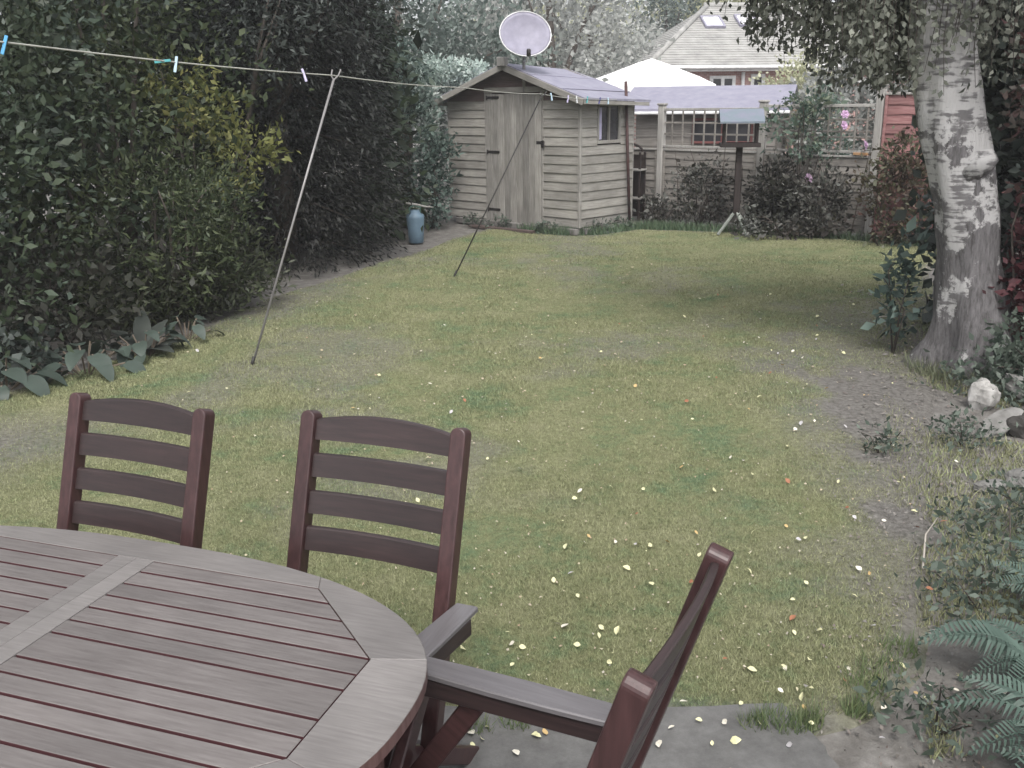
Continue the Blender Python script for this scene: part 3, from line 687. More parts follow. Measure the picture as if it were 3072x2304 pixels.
# ------------------------------------------------------------------ table
TA = rad(-18.708)
TO = Vector((-.3391, 1.5128, 0)) - .75*Vector((math.cos(TA), math.sin(TA), 0))
table = thing('garden_table', 'oval slatted wooden garden table with weathered greyish top', 'table', TO, TA)
TZ0, TZ1 = .712, .740
def outer(ang):
    """rounded oval outline, radius along direction"""
    a, b2, e = .895, .476, 2.5
    c, s = math.cos(ang), math.sin(ang)
    r = (abs(c/a)**e+abs(s/b2)**e)**(-1/e); return (r*c, r*s)
INN = [(.75, -.157), (.75, .157), (.505, .383), (-.505, .383), (-.75, .157), (-.75, -.157), (-.505, -.383), (.505, -.383)]
def out_at(i):
    x, y = INN[i]
    t = math.atan2(y*1.18, x) if abs(y) > .3 else math.atan2(y*1.05, x)
    return t
def bevel_prism(name, poly, z0, z1, mat, parent, b=.004, side=None):
    """polygon board with a small chamfer on the top edge"""
    n = len(poly); cx = sum(p[0] for p in poly)/n; cy = sum(p[1] for p in poly)/n
    def off(d):
        res = []
        for i in range(n):
            p = Vector(poly[i]); a = (p-Vector(poly[i-1])).normalized(); c = (Vector(poly[(i+1) % n])-p).normalized()
            na, nc_ = Vector((-a.y, a.x)), Vector((-c.y, c.x)); m = na+nc_
            if m.length < 1e-6: m = na
            m.normalize(); k = d/max(.35, m.dot(na)); res.append(p+m*k)
        return res
    pi = off(b)
    V = [(x, y, z0) for x, y in poly]+[(x, y, z1-b) for x, y in poly]+[(p.x, p.y, z1) for p in pi]
    F = [tuple(range(n-1, -1, -1)), tuple(range(2*n, 3*n))]
    for i in range(n):
        j = (i+1) % n; F += [(i, j, j+n, i+n), (i+n, j+n, j+2*n, i+2*n)]
    o = mesh_obj(name, V, F, mat, parent)
    if side:
        o.data.materials.append(side)
        for k, pl in enumerate(o.data.polygons):
            if k == 0 or (k >= 2 and k % 2 == 0): pl.material_index = 1
    return o
M_TSIDE = plain('table_slat_side', (.07, .022, .026), .7)
g = .0003
for i in range(8):
    j = (i+1) % 8; t0, t1 = out_at(i), out_at(j)
    if t1 < t0: t1 += 2*math.pi
    arc = [outer(t0+(t1-t0)*k/12) for k in range(13)]
    p0, p1 = Vector(INN[i]), Vector(INN[j])
    poly = [tuple(p1), tuple(p0)]+arc
    cen = Vector((sum(p[0] for p in poly)/len(poly), sum(p[1] for p in poly)/len(poly)))
    poly = [tuple(Vector(p)+(cen-Vector(p)).normalized()*g) for p in poly]
    bevel_prism('rim_board', poly, TZ0, TZ1, M_RIM, table, .0015, M_TEDGE)
for x in (-.0265, .0265): box('cross_rail', (.052, .764, .027), (x, 0, TZ1-.0135), M_RIM, table, b=.001)
ys = [-.383, -.328, -.27, -.213, -.157, -.10, -.047, .047, .10, .157, .213, .27, .328, .383]
gap = .0036
def xend(y):
    y = abs(y); return .75 if y <= .157 else .75-.245*(y-.157)/.226
for k in range(13):
    ya, yb = ys[k]+gap, ys[k+1]-gap
    for s in (1, -1):
        poly = [(.054, ya), (xend(ya)-.003, ya)]
        if ya < -.157 < yb: poly.append((.747, -.157))
        if ya < .157 < yb: poly.append((.747, .157))
        poly += [(xend(yb)-.003, yb), (.054, yb)]
        if s < 0: poly = [(-x, y) for x, y in poly][::-1]
        bevel_prism('slat', poly, TZ0+.004, TZ1-.0008*random.random(), M_TABLE, table, .0015, M_TSIDE)
# apron and legs
M_TAP = wood('table_apron_wood', (.085, .045, .042), (.14, .085, .08), 0, .5, .1)
for s in (1, -1):
    beam('apron', (-.50, s*.345, .675), (.50, s*.345, .675), .024, .07, M_TAP, table)
    beam('apron', (s*.50, -.345, .673), (s*.70, -.14, .673), .024, .07, M_TAP, table)
    beam('apron', (s*.50, .345, .673), (s*.70, .14, .673), .024, .07, M_TAP, table)
    beam('apron', (s*.705, -.15, .672), (s*.705, .15, .672), .024, .07, M_TAP, table)
    for k in (.18, .42, .62): beam('cross_batten', (s*k, -.34 if k < .6 else -.22, .700), (s*k, .34 if k < .6 else .22, .700), .05, .022, M_TAP, table)
    for t in (1, -1):
        beam('leg', (s*.70, t*.235, .71), (s*.635, t*.30, .0), .058, .058, M_TEDGE, table, b=.008)
    beam('stretcher', (s*.655, -.28, .22), (s*.655, .28, .22), .03, .045, M_TAP, table)
beam('stretcher', (-.64, 0, .222), (.64, 0, .222), .03, .045, M_TAP, table)

# ------------------------------------------------------------------ chairs
M_ARM = wood('sky_sheen_armrest_wood', (.105, .098, .102), (.15, .142, .148), 1, .45, .05, bump=.08, coat=.3)  # arm tops greyed: reflected sky painted into the wood colour
LS = .3157
def by(z): return LS*(z-.74)
def make_chair(lab, ax, leg, ye):
    t = thing('folding_chair', lab, 'chair', group='wooden folding chairs round the table')
    def post(x):
        # back upright: rectangular bar with a rounded head
        z0, z1 = .24, 1.022; w, d = .042, .042
        ax = Vector((0, LS, 1)).normalized(); yv = Vector((0, 1, -LS)).normalized()
        prof = [(-w/2, z0), (w/2, z0)]+[(w/2*math.cos(a), z1-.018+.018*math.sin(a)) for a in np.linspace(0, math.pi, 13)]
        V = []; F = []; n = len(prof)
        for s in (-1, 1):
            for px, z in prof: V.append((x+px, by(z)+s*d/2, z-s*d/2*LS))
        F = [tuple(range(n)), tuple(range(2*n-1, n-1, -1))]+[(i+n, (i+1) % n+n, (i+1) % n, i) for i in range(n)]
        o = mesh_obj('back_post', V, F, M_CHAIRV, t)
        m = o.modifiers.new('edge', 'BEVEL'); m.width = .004; m.segments = 2; m.limit_method = 'ANGLE'; m.angle_limit = rad(50)
    post(-.217); post(.217)
    # four back slats, slightly dished; the top one with an arched crest
    def slat(z0, z1, crest):
        nx = 10; V = []; F = []; hw = .198; th = .016
        for i in range(nx+1):
            u = i/nx*2-1; x = u*hw; dish = .012*(1-u*u); zt = z1+crest*(1-u*u)
            for (zz, oy) in ((z0, -th/2), (zt-.003, -th/2), (zt, -th/2+.003), (zt, th/2-.003), (zt-.003, th/2), (z0, th/2)):
                V.append((x, by(zz)+oy+dish, zz))
        for i in range(nx):
            for k in range(6): F.append((i*6+k, i*6+(k+1) % 6, i*6+6+(k+1) % 6, i*6+6+k))
        F += [(5, 4, 3, 2, 1, 0), tuple(nx*6+k for k in range(6))]
        return mesh_obj('back_slat', V, F, M_CHAIR, t)
    slat(.952, 1.002, .017); slat(.858, .915, 0); slat(.765, .820, 0); slat(.672, .730, 0)
    # seat
    for x in (-.165, .165): beam('seat_rail', (x, -.46, .350), (x, -.05, .325), .024, .042, M_CHAIRV, t)
    for k in range(6):
        y = -.44+k*.072; z = .349-.061*(y+.46)+.030
        beam('seat_slat', (-.185, y, z), (.185, y, z), .055, .016, M_CHAIR, t)
    # arms with a rail below, opening a little towards the back; crossed legs
    for s in (-1, 1):
        xf, xb = ax
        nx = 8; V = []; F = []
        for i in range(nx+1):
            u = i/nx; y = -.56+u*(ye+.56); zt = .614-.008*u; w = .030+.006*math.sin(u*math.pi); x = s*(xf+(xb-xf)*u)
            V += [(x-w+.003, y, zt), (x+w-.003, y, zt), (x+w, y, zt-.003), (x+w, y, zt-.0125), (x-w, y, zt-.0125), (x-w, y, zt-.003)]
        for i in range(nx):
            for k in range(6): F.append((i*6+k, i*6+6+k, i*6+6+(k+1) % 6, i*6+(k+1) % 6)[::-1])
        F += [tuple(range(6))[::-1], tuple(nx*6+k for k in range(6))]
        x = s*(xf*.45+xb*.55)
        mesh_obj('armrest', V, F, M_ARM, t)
        beam('arm_rail', (s*xf, -.545, .5755), (s*xb, ye-.03, .5690), .056, .048, M_CHAIR, t)
        beam('front_leg', (x, leg[0][0], leg[0][1]), (x, leg[1][0], leg[1][1]), .030, .050, M_CHAIRV, t)
        beam('rear_leg', (s*.195, -.34, .36), (s*.195, .16, .0), .026, .050, M_CHAIRV, t)
    beam('stretcher', (-ax[0]-.01, leg[1][0]+.19, .17), (ax[0]+.01, leg[1][0]+.19, .17), .035, .022, M_CHAIR, t)
    beam('stretcher', (-.18, .02, .10), (.18, .02, .10), .035, .022, M_CHAIR, t)
    return t
def copy_tree(o, parent=None):
    c = o.copy(); COL.objects.link(c)
    if parent: c.parent = parent
    for ch in list(o.children): copy_tree(ch, c)
    return c
ch0 = make_chair('', (.222, .276), ((-.20, .548), (-.74, 0)), -.04)
ch2 = make_chair('', (.216, .240), ((-.42, .551), (-.78, 0)), -.06)
spots = [(-1.0606, 2.4289, 67.93, 'dark reddish wooden chair farthest left at the far side of the table'),
         (-.3616, 2.2435, 68.72, 'dark reddish wooden chair standing centre at the far side of the table'),
         (.192, 1.373, -26.5, 'dark reddish wooden chair seen edge-on at the rounded end of the table')]
for i, (x, y, a, lab) in enumerate(spots):
    c = (ch0, None, ch2)[i] or copy_tree(ch0)
    c.location = (x, y, 0.018 if i == 2 else .0); c.rotation_euler = (0, 0, rad(a-90)); c['label'] = lab

# ------------------------------------------------------------------ vegetation helpers
def unit(v): return v/np.maximum(1e-9, np.linalg.norm(v, axis=-1, keepdims=True))
def leaf_quads(P, D, size, width=.5, droop=.3):
    """rhombic leaves at P pointing along D; two folded halves share a mid rib (6 corners as 2 quads is avoided: one quad each)"""
    n = len(P); D = unit(D); r = RNG.normal(size=(n, 3)); Sx = unit(np.cross(D, r)); Nn = np.cross(D, Sx)
    s = (size*(.65+.7*RNG.random(n)))[:, None]
    V = np.empty((n, 4, 3)); V[:, 0] = P
    V[:, 1] = P+D*s*.45+Sx*s*width*.5+Nn*s*.08; V[:, 2] = P+D*s-Nn*s*droop*.3; V[:, 3] = P+D*s*.45-Sx*s*width*.5+Nn*s*.08
    return V.reshape(-1, 3)
def blob_points(n_clump, per, centre, radii, spread, shell=.55, zmin=.02, lump=.25, flat=1.0, seed=0):
    """leaf positions in clumps spread through the outer part of an uneven volume"""
    u = unit(RNG.normal(size=(n_clump, 3)))
    rr = shell+(1-shell)*RNG.random(n_clump)**.6
    wob = 1+lump*(np.sin(u[:, 0]*5+seed)*np.cos(u[:, 2]*6+seed*2)+.6*np.sin(u[:, 1]*8+seed*3))
    C = np.array(centre)+u*(rr*wob)[:, None]*np.array(radii)
    P = np.repeat(C, per, 0)+RNG.normal(size=(n_clump*per, 3))*np.array([spread, spread, spread*flat])
    D = np.repeat(u, per, 0)*.7+RNG.normal(size=(n_clump*per, 3))*.75+np.array([0, 0, .15])
    k = P[:, 2] > zmin
    return P[k], D[k]
def bare_stems(name, base, top_pts, r0, mat, parent, seed=0):
    parts = []; b = Vector(base); rnd = random.Random(seed)
    for tp in top_pts:
        tp = Vector(tp); m1 = b.lerp(tp, .4)+Vector((rnd.uniform(-.1, .1), rnd.uniform(-.1, .1), .1)); m2 = b.lerp(tp, .75)+Vector((rnd.uniform(-.1, .1), rnd.uniform(-.1, .1), .08))
        parts.append(tube_data([b, m1, m2, tp], [r0, r0*.7, r0*.45, r0*.15], 6))
    V, F = merge(parts); return mesh_obj(name, V, F, mat, parent, True)
M_BARK = noise_mat('dark_bark', [(.3, (.03, .025, .02)), (.6, (.09, .075, .065)), (.75, (.14, .125, .11))], scale=8, bump=.7, dist=.02)
def shrub(name, lab, cat, base, blobs, mat, leaf=.07, width=.5, group=None, stems=5, droop=.3, zmin=.02, extra=None, stem_r=.03):
    """blobs: list of (centre offset, radii, clumps, per, spread)"""
    t = thing(name, lab, cat, base, 0, group); VV = []
    tops = []
    for bi, (c, r, nc_, per, sp) in enumerate(blobs):
        P, D = blob_points(nc_, per, c, r, sp, zmin=zmin, seed=bi+len(lab)); VV.append(leaf_quads(P, D, leaf*(.6+.9*RNG.random(len(P))**1.5), width, droop)); tops.append(c)
    fol = np_mesh('foliage', np.concatenate(VV), 4, mat, t)
    rnd = random.Random(len(lab)); tp = []
    for k in range(stems):
        c, r = blobs[k % len(blobs)][0], blobs[k % len(blobs)][1]
        tp.append((c[0]+r[0]*rnd.uniform(-.7, .7), c[1]+r[1]*rnd.uniform(-.7, .7), c[2]+r[2]*rnd.uniform(0, .7)))
    bare_stems('stem', (0, 0, -.03), tp, stem_r, M_BARK, t, len(lab))
    return t

L_DARK = leaf_mat('leaf_dark_green', [(.010, .017, .011), (.022, .036, .024), (.045, .066, .048), (.10, .13, .10)], .15, .45, (.060, .080, .036), 1.3)
L_YEL = leaf_mat('leaf_yellow_green', [(.075, .095, .034), (.14, .15, .05), (.22, .21, .08)], .25)
L_MID = leaf_mat('leaf_mid_green', [(.016, .026, .015), (.034, .052, .028), (.06, .08, .038), (.11, .13, .07)], .2, .5, (.07, .088, .036), 1.5)
L_CON = leaf_mat('conifer_spray', [(.007, .009, .008), (.014, .017, .015), (.030, .036, .031)], .06, .6, (.017, .015, .014))
L_BLUE = leaf_mat('leaf_blue_green', [(.025, .042, .035), (.07, .105, .09), (.22, .29, .255)], .22)
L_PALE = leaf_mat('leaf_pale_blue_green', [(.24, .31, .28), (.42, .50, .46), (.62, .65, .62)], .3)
L_GREY = leaf_mat('leaf_far_grey', [(.17, .185, .17), (.33, .34, .32), (.56, .565, .545)], .35, .6)  # far foliage lightened: background glare and haze put into the leaf colour
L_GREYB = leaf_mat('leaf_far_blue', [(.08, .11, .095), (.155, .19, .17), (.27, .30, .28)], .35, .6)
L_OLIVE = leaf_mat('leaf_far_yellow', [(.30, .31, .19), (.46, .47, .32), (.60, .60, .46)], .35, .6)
L_BIRCH = leaf_mat('leaf_birch', [(.035, .042, .033), (.10, .112, .09), (.21, .222, .185), (.42, .43, .37)], .42, .5)
L_ROSE = leaf_mat('leaf_rose', [(.022, .024, .020), (.065, .070, .060), (.22, .23, .21)], .15, .5, (.055, .038, .034))
L_TEAL = leaf_mat('leaf_climber', [(.05, .085, .065), (.10, .15, .12), (.19, .22, .15)], .25)
L_RED = leaf_mat('leaf_dark_red', [(.03, .010, .012), (.08, .025, .03), (.13, .05, .055)], .15, .5)
L_IVY = leaf_mat('leaf_ivy', [(.02, .027, .022), (.055, .07, .06), (.14, .16, .145)], .15, .4)
L_BERG = leaf_mat('bergenia_leaf', [(.035, .050, .041), (.055, .075, .062), (.08, .092, .08)], .1, .45)
L_FERN = leaf_mat('fern_frond', [(.06, .095, .076), (.105, .155, .128)], .3, .5)
L_WEED = leaf_mat('weed_leaf', [(.045, .065, .05), (.085, .11, .085), (.15, .18, .15)], .25)

# ------------------------------------------------------------------ left hedge
shrub('laurel_bush', 'tall dark glossy evergreen bush filling the left edge of the garden', 'bush', (-4.6, 7.4, 0),
      [((0, 0, 1.5), (1.55, 1.7, 1.9), 330, 26, .16), ((.2, .6, 3.0), (1.5, 1.6, 1.6), 220, 26, .18), ((.35, -1.2, 1.0), (1.1, 1.0, 1.2), 170, 26, .14), ((.55, .2, 2.0), (1.0, 1.3, .9), 60, 30, .10)], L_DARK, .070, .5, stems=8, stem_r=.05)
shrub('evergreen_bush', 'dark green leafy bush between the tall evergreen and the golden shrub', 'bush', (-3.7, 9.2, 0),
      [((0, 0, 1.4), (1.25, 1.2, 1.6), 280, 26, .15), ((-.2, .3, 3.0), (1.3, 1.3, 1.5), 220, 26, .17)], L_MID, .075, .5, stems=7, stem_r=.04)
shrub('golden_shrub', 'yellow green shrub spray standing out of the dark hedge', 'shrub', (-2.95, 8.9, 0),
      [((.22, -.1, 1.72), (.38, .35, .20), 22, 18, .07), ((.55, -.05, 1.45), (.36, .3, .16), 22, 18, .06), ((.0, -.1, 2.05), (.30, .3, .16), 14, 18, .06), ((.42, -.15, 1.12), (.22, .25, .10), 10, 14, .05)], L_YEL, .065, .42, stems=6, stem_r=.015)
shrub('rounded_conifer', 'low dark conifer with pale spray tips in front of the hedge', 'conifer', (-2.95, 8.1, 0),
      [((0, 0, .75), (.72, .7, .72), 170, 28, .09), ((.35, -.1, 1.0), (.36, .4, .34), 60, 26, .07)], L_MID, .06, .28, stems=6, stem_r=.025)
shrub('low_juniper', 'low spreading olive juniper at the foot of the hedge', 'shrub', (-2.75, 8.55, 0),
      [((.05, 0, .33), (.60, .5, .36), 120, 26, .08), ((-.35, -.6, .25), (.5, .4, .26), 80, 26, .07)], leaf_mat('juniper_spray', [(.022, .028, .017), (.05, .06, .034), (.09, .10, .058)], .12), .06, .3, stems=5, stem_r=.015)
# tall dark cypress: hanging sprays round a hollow dark inside
def cypress(lab, base, H, R, n, mat, seed):
    t = thing('cypress_tree', lab, 'tree', base); rnd = np.random.default_rng(seed)
    z = H*rnd.random(n)**.85; a = rnd.random(n)*6.283
    prof = R*np.clip(np.where(z < 1.0, .86+.14*z, 1.0-.45*((z-1.0)/(H-1.0))**1.4), .05, 1)
    lob = 1+.10*np.sin(a*5+z*2.2)+.07*np.sin(a*9-z*3)
    rr = prof*lob*(1-.75*rnd.random(n)**1.5)
    P = np.stack([rr*np.cos(a), rr*np.sin(a), z], 1); k = 14
    O = np.stack([np.cos(a), np.sin(a), -.55+0*a], 1)
    PP = np.repeat(P, k, 0)+np.repeat(O, k, 0)*(rnd.random((n*k, 1))*.22)+rnd.normal(size=(n*k, 3))*.045
    DD = np.repeat(O, k, 0)+rnd.normal(size=(n*k, 3))*.45
    m = PP[:, 2] > .03; PP = PP[m]; DD = DD[m]
    np_mesh('foliage', leaf_quads(PP, DD, np.full(len(PP), .075), .26, .4), 4, mat, t)
    tube('trunk', [(0, 0, -.05), (.03, 0, 1.5), (0, .03, H*.95)], [.16, .11, .02], M_BARK, t, 10)
    parts = []
    for i in range(46):
        zz = .15+H*.8*i/46; aa = i*2.4; rz = R*.85*(1 if zz < 1.2 else 1-.45*((zz-1)/(H-1)))
        parts.append(tube_data([(0, 0, zz), (rz*.5*math.cos(aa), rz*.5*math.sin(aa), zz+.06), (rz*math.cos(aa), rz*math.sin(aa), zz-.08)], [.022, .014, .004], 5))
    V, F = merge(parts); mesh_obj('branch', V, F, M_BARK, t, True)
    return t
cypress('tall dark brownish cypress between the pale prop and the shed', (-2.72, 11.5, 0), 5.6, 1.25, 6200, L_CON, 3)
shrub('overhanging_bush', 'grey green feathery bush hanging over the dark cypress', 'bush', (-3.3, 10.6, 0),
      [((.5, -.2, 2.75), (.9, .7, .75), 150, 26, .13), ((-.4, 0, 3.2), (1.1, .9, .9), 150, 26, .14), ((1.5, .5, 3.0), (.7, .7, .7), 90, 26, .12)], leaf_mat('leaf_feathery', [(.022, .028, .024), (.05, .060, .054), (.11, .125, .115)], .2), .07, .35, stems=7, stem_r=.04)
shrub('blue_green_bush', 'blue green leafy bush behind the left end of the shed', 'bush', (-1.62, 14.65, 0),
      [((0, 0, 1.0), (.58, .6, 1.1), 140, 24, .1), ((-.05, .1, 2.3), (.5, .5, .45), 80, 24, .1)], L_BLUE, .075, .45, stems=6)
shrub('pale_climber', 'very pale blue green climber spilling over the left roof edge of the shed', 'climber', (-1.22, 15.45, 0),
      [((.18, 0, 2.20), (.40, .3, .20), 70, 22, .07), ((-.06, -.25, 1.75), (.14, .2, .42), 34, 20, .06), ((.62, .05, 2.28), (.3, .25, .10), 26, 20, .06)], L_PALE, .075, .5, stems=5, stem_r=.015)
shrub('corner_shrub', 'small leafy green shrub against the left corner of the shed', 'shrub', (-1.18, 14.45, 0),
      [((0, 0, .55), (.30, .3, .55), 60, 18, .07), ((.1, .1, 1.1), (.22, .25, .35), 30, 18, .06)], L_BLUE, .07, .5, stems=4, stem_r=.012)
shrub('hedge_backdrop', 'dense dark hedge behind the cypress and bushes on the left', 'hedge', (-6.3, 11.5, 0),
      [((0, 0, 2.2), (1.6, 3.2, 2.6), 640, 22, .22), ((1.2, 3.2, 2.4), (1.6, 1.8, 2.6), 380, 22, .22), ((-.3, -4, 2.2), (1.5, 2.6, 2.6), 460, 22, .22), ((3.6, 1.8, 1.6), (1.25, .8, 2.3), 420, 22, .2), ((2.6, 1.2, 3.6), (1.8, 1.2, 1.4), 320, 22, .2)], L_DARK, .15, .5, stems=9, stem_r=.06)
# bergenia: large leaves, each one a part
def big_leaf(mat, nm='leaf'):
    """rounded, cupped leaf lying along +x from its stalk, with a sunken midrib"""
    V = []; F = []; nx = 5
    for i in range(nx+1):
        u = i/nx; w = .5*math.sin(math.pi*min(1, .08+.92*u)**.8)**.7*.75 if i < nx else .05
        z = .10*math.sin(u*math.pi)-.12*u*u
        V += [(u, -w, z+.06*w), (u, 0, z-.02), (u, w, z+.06*w)]
    for i in range(nx):
        a = 3*i; F += [(a, a+3, a+4, a+1), (a+1, a+4, a+5, a+2)]
    me = bpy.data.meshes.new(nm); me.from_pydata(V, [], F); me.update(); me.materials.append(mat)
    me.polygons.foreach_set('use_smooth', [True]*len(F)); return me
BL = big_leaf(L_BERG)
BL2 = big_leaf(leaf_mat('strap_leaf', [(.03, .036, .031), (.05, .057, .05)], .1, .6, spec=.2))
M_STALK = plain('leaf_stalk', (.16, .13, .10), .6)
def bergenia(lab, base, n, R, size, seed):
    t = thing('bergenia_plant', lab, 'plant', base, 0, 'broad leaved plants at the lawn edge'); rnd = random.Random(seed); parts = []
    for k in range(n):
        a = k*2.4+rnd.uniform(-.4, .4); r = R*math.sqrt((k+.5)/n); h = .20-.13*r/R+rnd.uniform(-.02, .05); s = size*rnd.uniform(.75, 1.2)
        px, py = r*math.cos(a), r*math.sin(a)
        o = inst('leaf', BL, t, (px, py, h), (rnd.uniform(-.35, .35), .12+.45*r/R+rnd.uniform(-.15, .2), a+rnd.uniform(-.5, .5)), (s, s*rnd.uniform(.75, .95), s))
        parts.append(tube_data([(px*.3, py*.3, 0), (px*.7, py*.7, h*.7), (px, py, h)], .006, 5))
    V, F = merge(parts); mesh_obj('stalk', V, F, M_STALK, t)
bergenia('large rounded grey green leaves nearest the left edge of the lawn', (-3.42, 6.15, 0), 16, .32, .19, 1)
bergenia('broad leaved plant with drooping leaves left of the middle clump', (-3.02, 6.5, 0), 14, .28, .19, 2)
bergenia('broad grey green leaved plant by the upright long leaves', (-2.78, 6.95, 0), 13, .26, .17, 3)
bergenia('small broad leaved plant closest to the pale clothes prop', (-2.62, 7.45, 0), 9, .2, .15, 4)
t = thing('long_leaved_plant', 'plant with long pale grey strap leaves in the dark border', 'plant', (-2.80, 7.02, 0), 0)
for a, ln, w, el in ((1.9, .46, .18, .62), (2.6, .40, .18, .35), (.2, .34, .20, .2), (-.6, .36, .2, .15), (1.2, .34, .18, .6)):
    inst('leaf', BL2, t, (0, 0, .03), (0, -el, a), (ln, w, ln*.6))
shrub('ground_ivy', 'low creeping green ivy under the bushes at the far left', 'ivy', (-3.95, 6.35, 0), [((0, 0, .10), (.75, .55, .2), 90, 16, .07)], L_IVY, .06, .7, stems=3, stem_r=.008)
t = shrub('border_growth', 'tangled low dark growth under the hedge behind the broad leaves', 'undergrowth', (-3.6, 7.5, 0), [((0, 0, .3), (.85, .9, .5), 130, 20, .09), ((.7, 1.2, .25), (.5, .7, .4), 80, 20, .08)], leaf_mat('leaf_border', [(.018, .013, .012), (.028, .029, .022), (.05, .057, .045)], .1), .07, .5, stems=5, stem_r=.01)

# ------------------------------------------------------------------ birch
M_BIRCH, nt, p = new_mat('birch_bark'); N = nt.nodes; L = nt.links
tc = N.new('ShaderNodeTexCoord'); sep = N.new('ShaderNodeSeparateXYZ'); L.new(tc.outputs['Object'], sep.inputs[0])
nA = N.new('ShaderNodeTexNoise'); nA.inputs['Scale'].default_value = 3.2; nA.inputs['Detail'].default_value = 7; nA.inputs['Roughness'].default_value = .7; L.new(tc.outputs['Object'], nA.inputs['Vector'])
mpB = N.new('ShaderNodeMapping'); mpB.inputs['Scale'].default_value = (2.2, 2.2, 14); L.new(tc.outputs['Object'], mpB.inputs['Vector'])
nB = N.new('ShaderNodeTexNoise'); nB.inputs['Scale'].default_value = 3; nB.inputs['Detail'].default_value = 6; L.new(mpB.outputs[0], nB.inputs['Vector'])
mpC = N.new('ShaderNodeMapping'); mpC.inputs['Scale'].default_value = (26, 26, 5); L.new(tc.outputs['Object'], mpC.inputs['Vector'])
nC = N.new('ShaderNodeTexNoise'); nC.inputs['Scale'].default_value = 1.6; nC.inputs['Detail'].default_value = 8; nC.inputs['Roughness'].default_value = .7; L.new(mpC.outputs[0], nC.inputs['Vector'])
rC = N.new('ShaderNodeValToRGB'); rC.color_ramp.elements[0].position = .35; rC.color_ramp.elements[1].position = .7
rC.color_ramp.elements[0].color = (.07, .065, .065, 1); rC.color_ramp.elements[1].color = (.23, .22, .225, 1); L.new(nC.outputs['Fac'], rC.inputs['Fac'])
rB = N.new('ShaderNodeValToRGB'); rB.color_ramp.elements[0].position = .425; rB.color_ramp.elements[1].position = .50
rB.color_ramp.elements[0].color = (.17, .163, .165, 1); rB.color_ramp.elements[1].color = (.52, .51, .505, 1); nD = N.new('ShaderNodeTexNoise'); nD.inputs['Scale'].default_value = 9; nD.inputs['Detail'].default_value = 5; L.new(tc.outputs['Object'], nD.inputs['Vector'])
mB = N.new('ShaderNodeMath'); mB.operation = 'MULTIPLY_ADD'; mB.inputs[1].default_value = .55; mB.inputs[2].default_value = -.02; L.new(nD.outputs['Fac'], mB.inputs[0])
mB2 = N.new('ShaderNodeMath'); mB2.operation = 'MULTIPLY_ADD'; mB2.inputs[1].default_value = .5; L.new(nB.outputs['Fac'], mB2.inputs[0]); L.new(mB.outputs[0], mB2.inputs[2])
L.new(mB2.outputs[0], rB.inputs['Fac'])
# white bark high up, rough grey bark towards the foot, with a ragged border between
mz = N.new('ShaderNodeMapRange'); mz.inputs['From Min'].default_value = .75; mz.inputs['From Max'].default_value = 2.3; L.new(sep.outputs[2], mz.inputs['Value'])
ad = N.new('ShaderNodeMath'); ad.operation = 'ADD'; L.new(mz.outputs[0], ad.inputs[0])
mn = N.new('ShaderNodeMapRange'); mn.inputs['From Min'].default_value = .3; mn.inputs['From Max'].default_value = .7; mn.inputs['To Min'].default_value = -.95; mn.inputs['To Max'].default_value = .95; L.new(nA.outputs['Fac'], mn.inputs['Value']); L.new(mn.outputs[0], ad.inputs[1])
st_ = N.new('ShaderNodeMapRange'); st_.inputs['From Min'].default_value = .25; st_.inputs['From Max'].default_value = .42; L.new(ad.outputs[0], st_.inputs['Value'])
mx = N.new('ShaderNodeMixRGB'); L.new(st_.outputs[0], mx.inputs['Fac']); L.new(rC.outputs[0], mx.inputs['Color1']); L.new(rB.outputs[0], mx.inputs['Color2'])
L.new(mx.outputs[0], p.inputs['Base Color']); p.inputs['Roughness'].default_value = .8
bp = N.new('ShaderNodeBump'); bp.inputs['Strength'].default_value = .9; bp.inputs['Distance'].default_value = .03; L.new(nC.outputs['Fac'], bp.inputs['Height']); L.new(bp.outputs[0], p.inputs['Normal'])

BX, BY = 3.163, 6.3
birch = thing('birch_tree', 'leaning silver birch with peeling white bark and hanging leaves', 'tree', (BX, BY, 0))
prof = [(.06, 0, -.12, .42), (.03, 0, .025, .335), (.02, 0, .20, .275), (-.03, 0, .40, .235), (-.07, 0, .575, .205), (-.105, 0, .78, .185), (-.155, 0, 1.06, .192), (-.215, 0, 1.265, .198), (-.28, 0, 1.445, .200), (-.345, 0, 1.665, .200), (-.425, 0, 2.1, .195), (-.46, 0, 2.4, .19), (-.48, .08, 3.3, .15), (-.40, .2, 4.6, .11), (-.35, .3, 6.2, .06), (-.30, .3, 7.6, .025)]
# resample smoothly and build an uneven trunk
pr_ = np.array(prof); zz = np.concatenate([np.linspace(-.12, 2.6, 70), np.linspace(2.7, 7.6, 24)])
V = []; F = []; nn = 28
for i, z in enumerate(zz):
    x, y, r = (np.interp(z, pr_[:, 2], pr_[:, k]) for k in (0, 1, 3))
    for k in range(nn):
        t = 2*math.pi*k/nn
        lump = 1+.10*math.sin(3*t+z*1.7)*max(0, 1-z/3)+.045*math.sin(7*t-z*5)+.16*(float(vnoise(math.cos(t)*1.2, math.sin(t)*1.2+z, 2.2, 31))-.5)+.09*(float(vnoise(math.cos(t)*3, math.sin(t)*3+z*2.2, 2.2, 32))-.5)+max(0, .45-z)*.45*max(0, math.sin(5*t+.6))
        V.append((x+r*lump*math.cos(t), y+r*lump*math.sin(t), z))
for i in range(len(zz)-1):
    for k in range(nn):
        a, b2 = i*nn+k, i*nn+(k+1) % nn; F.append((a, b2, b2+nn, a+nn))
mesh_obj('trunk', V, F, M_BIRCH, birch, True)
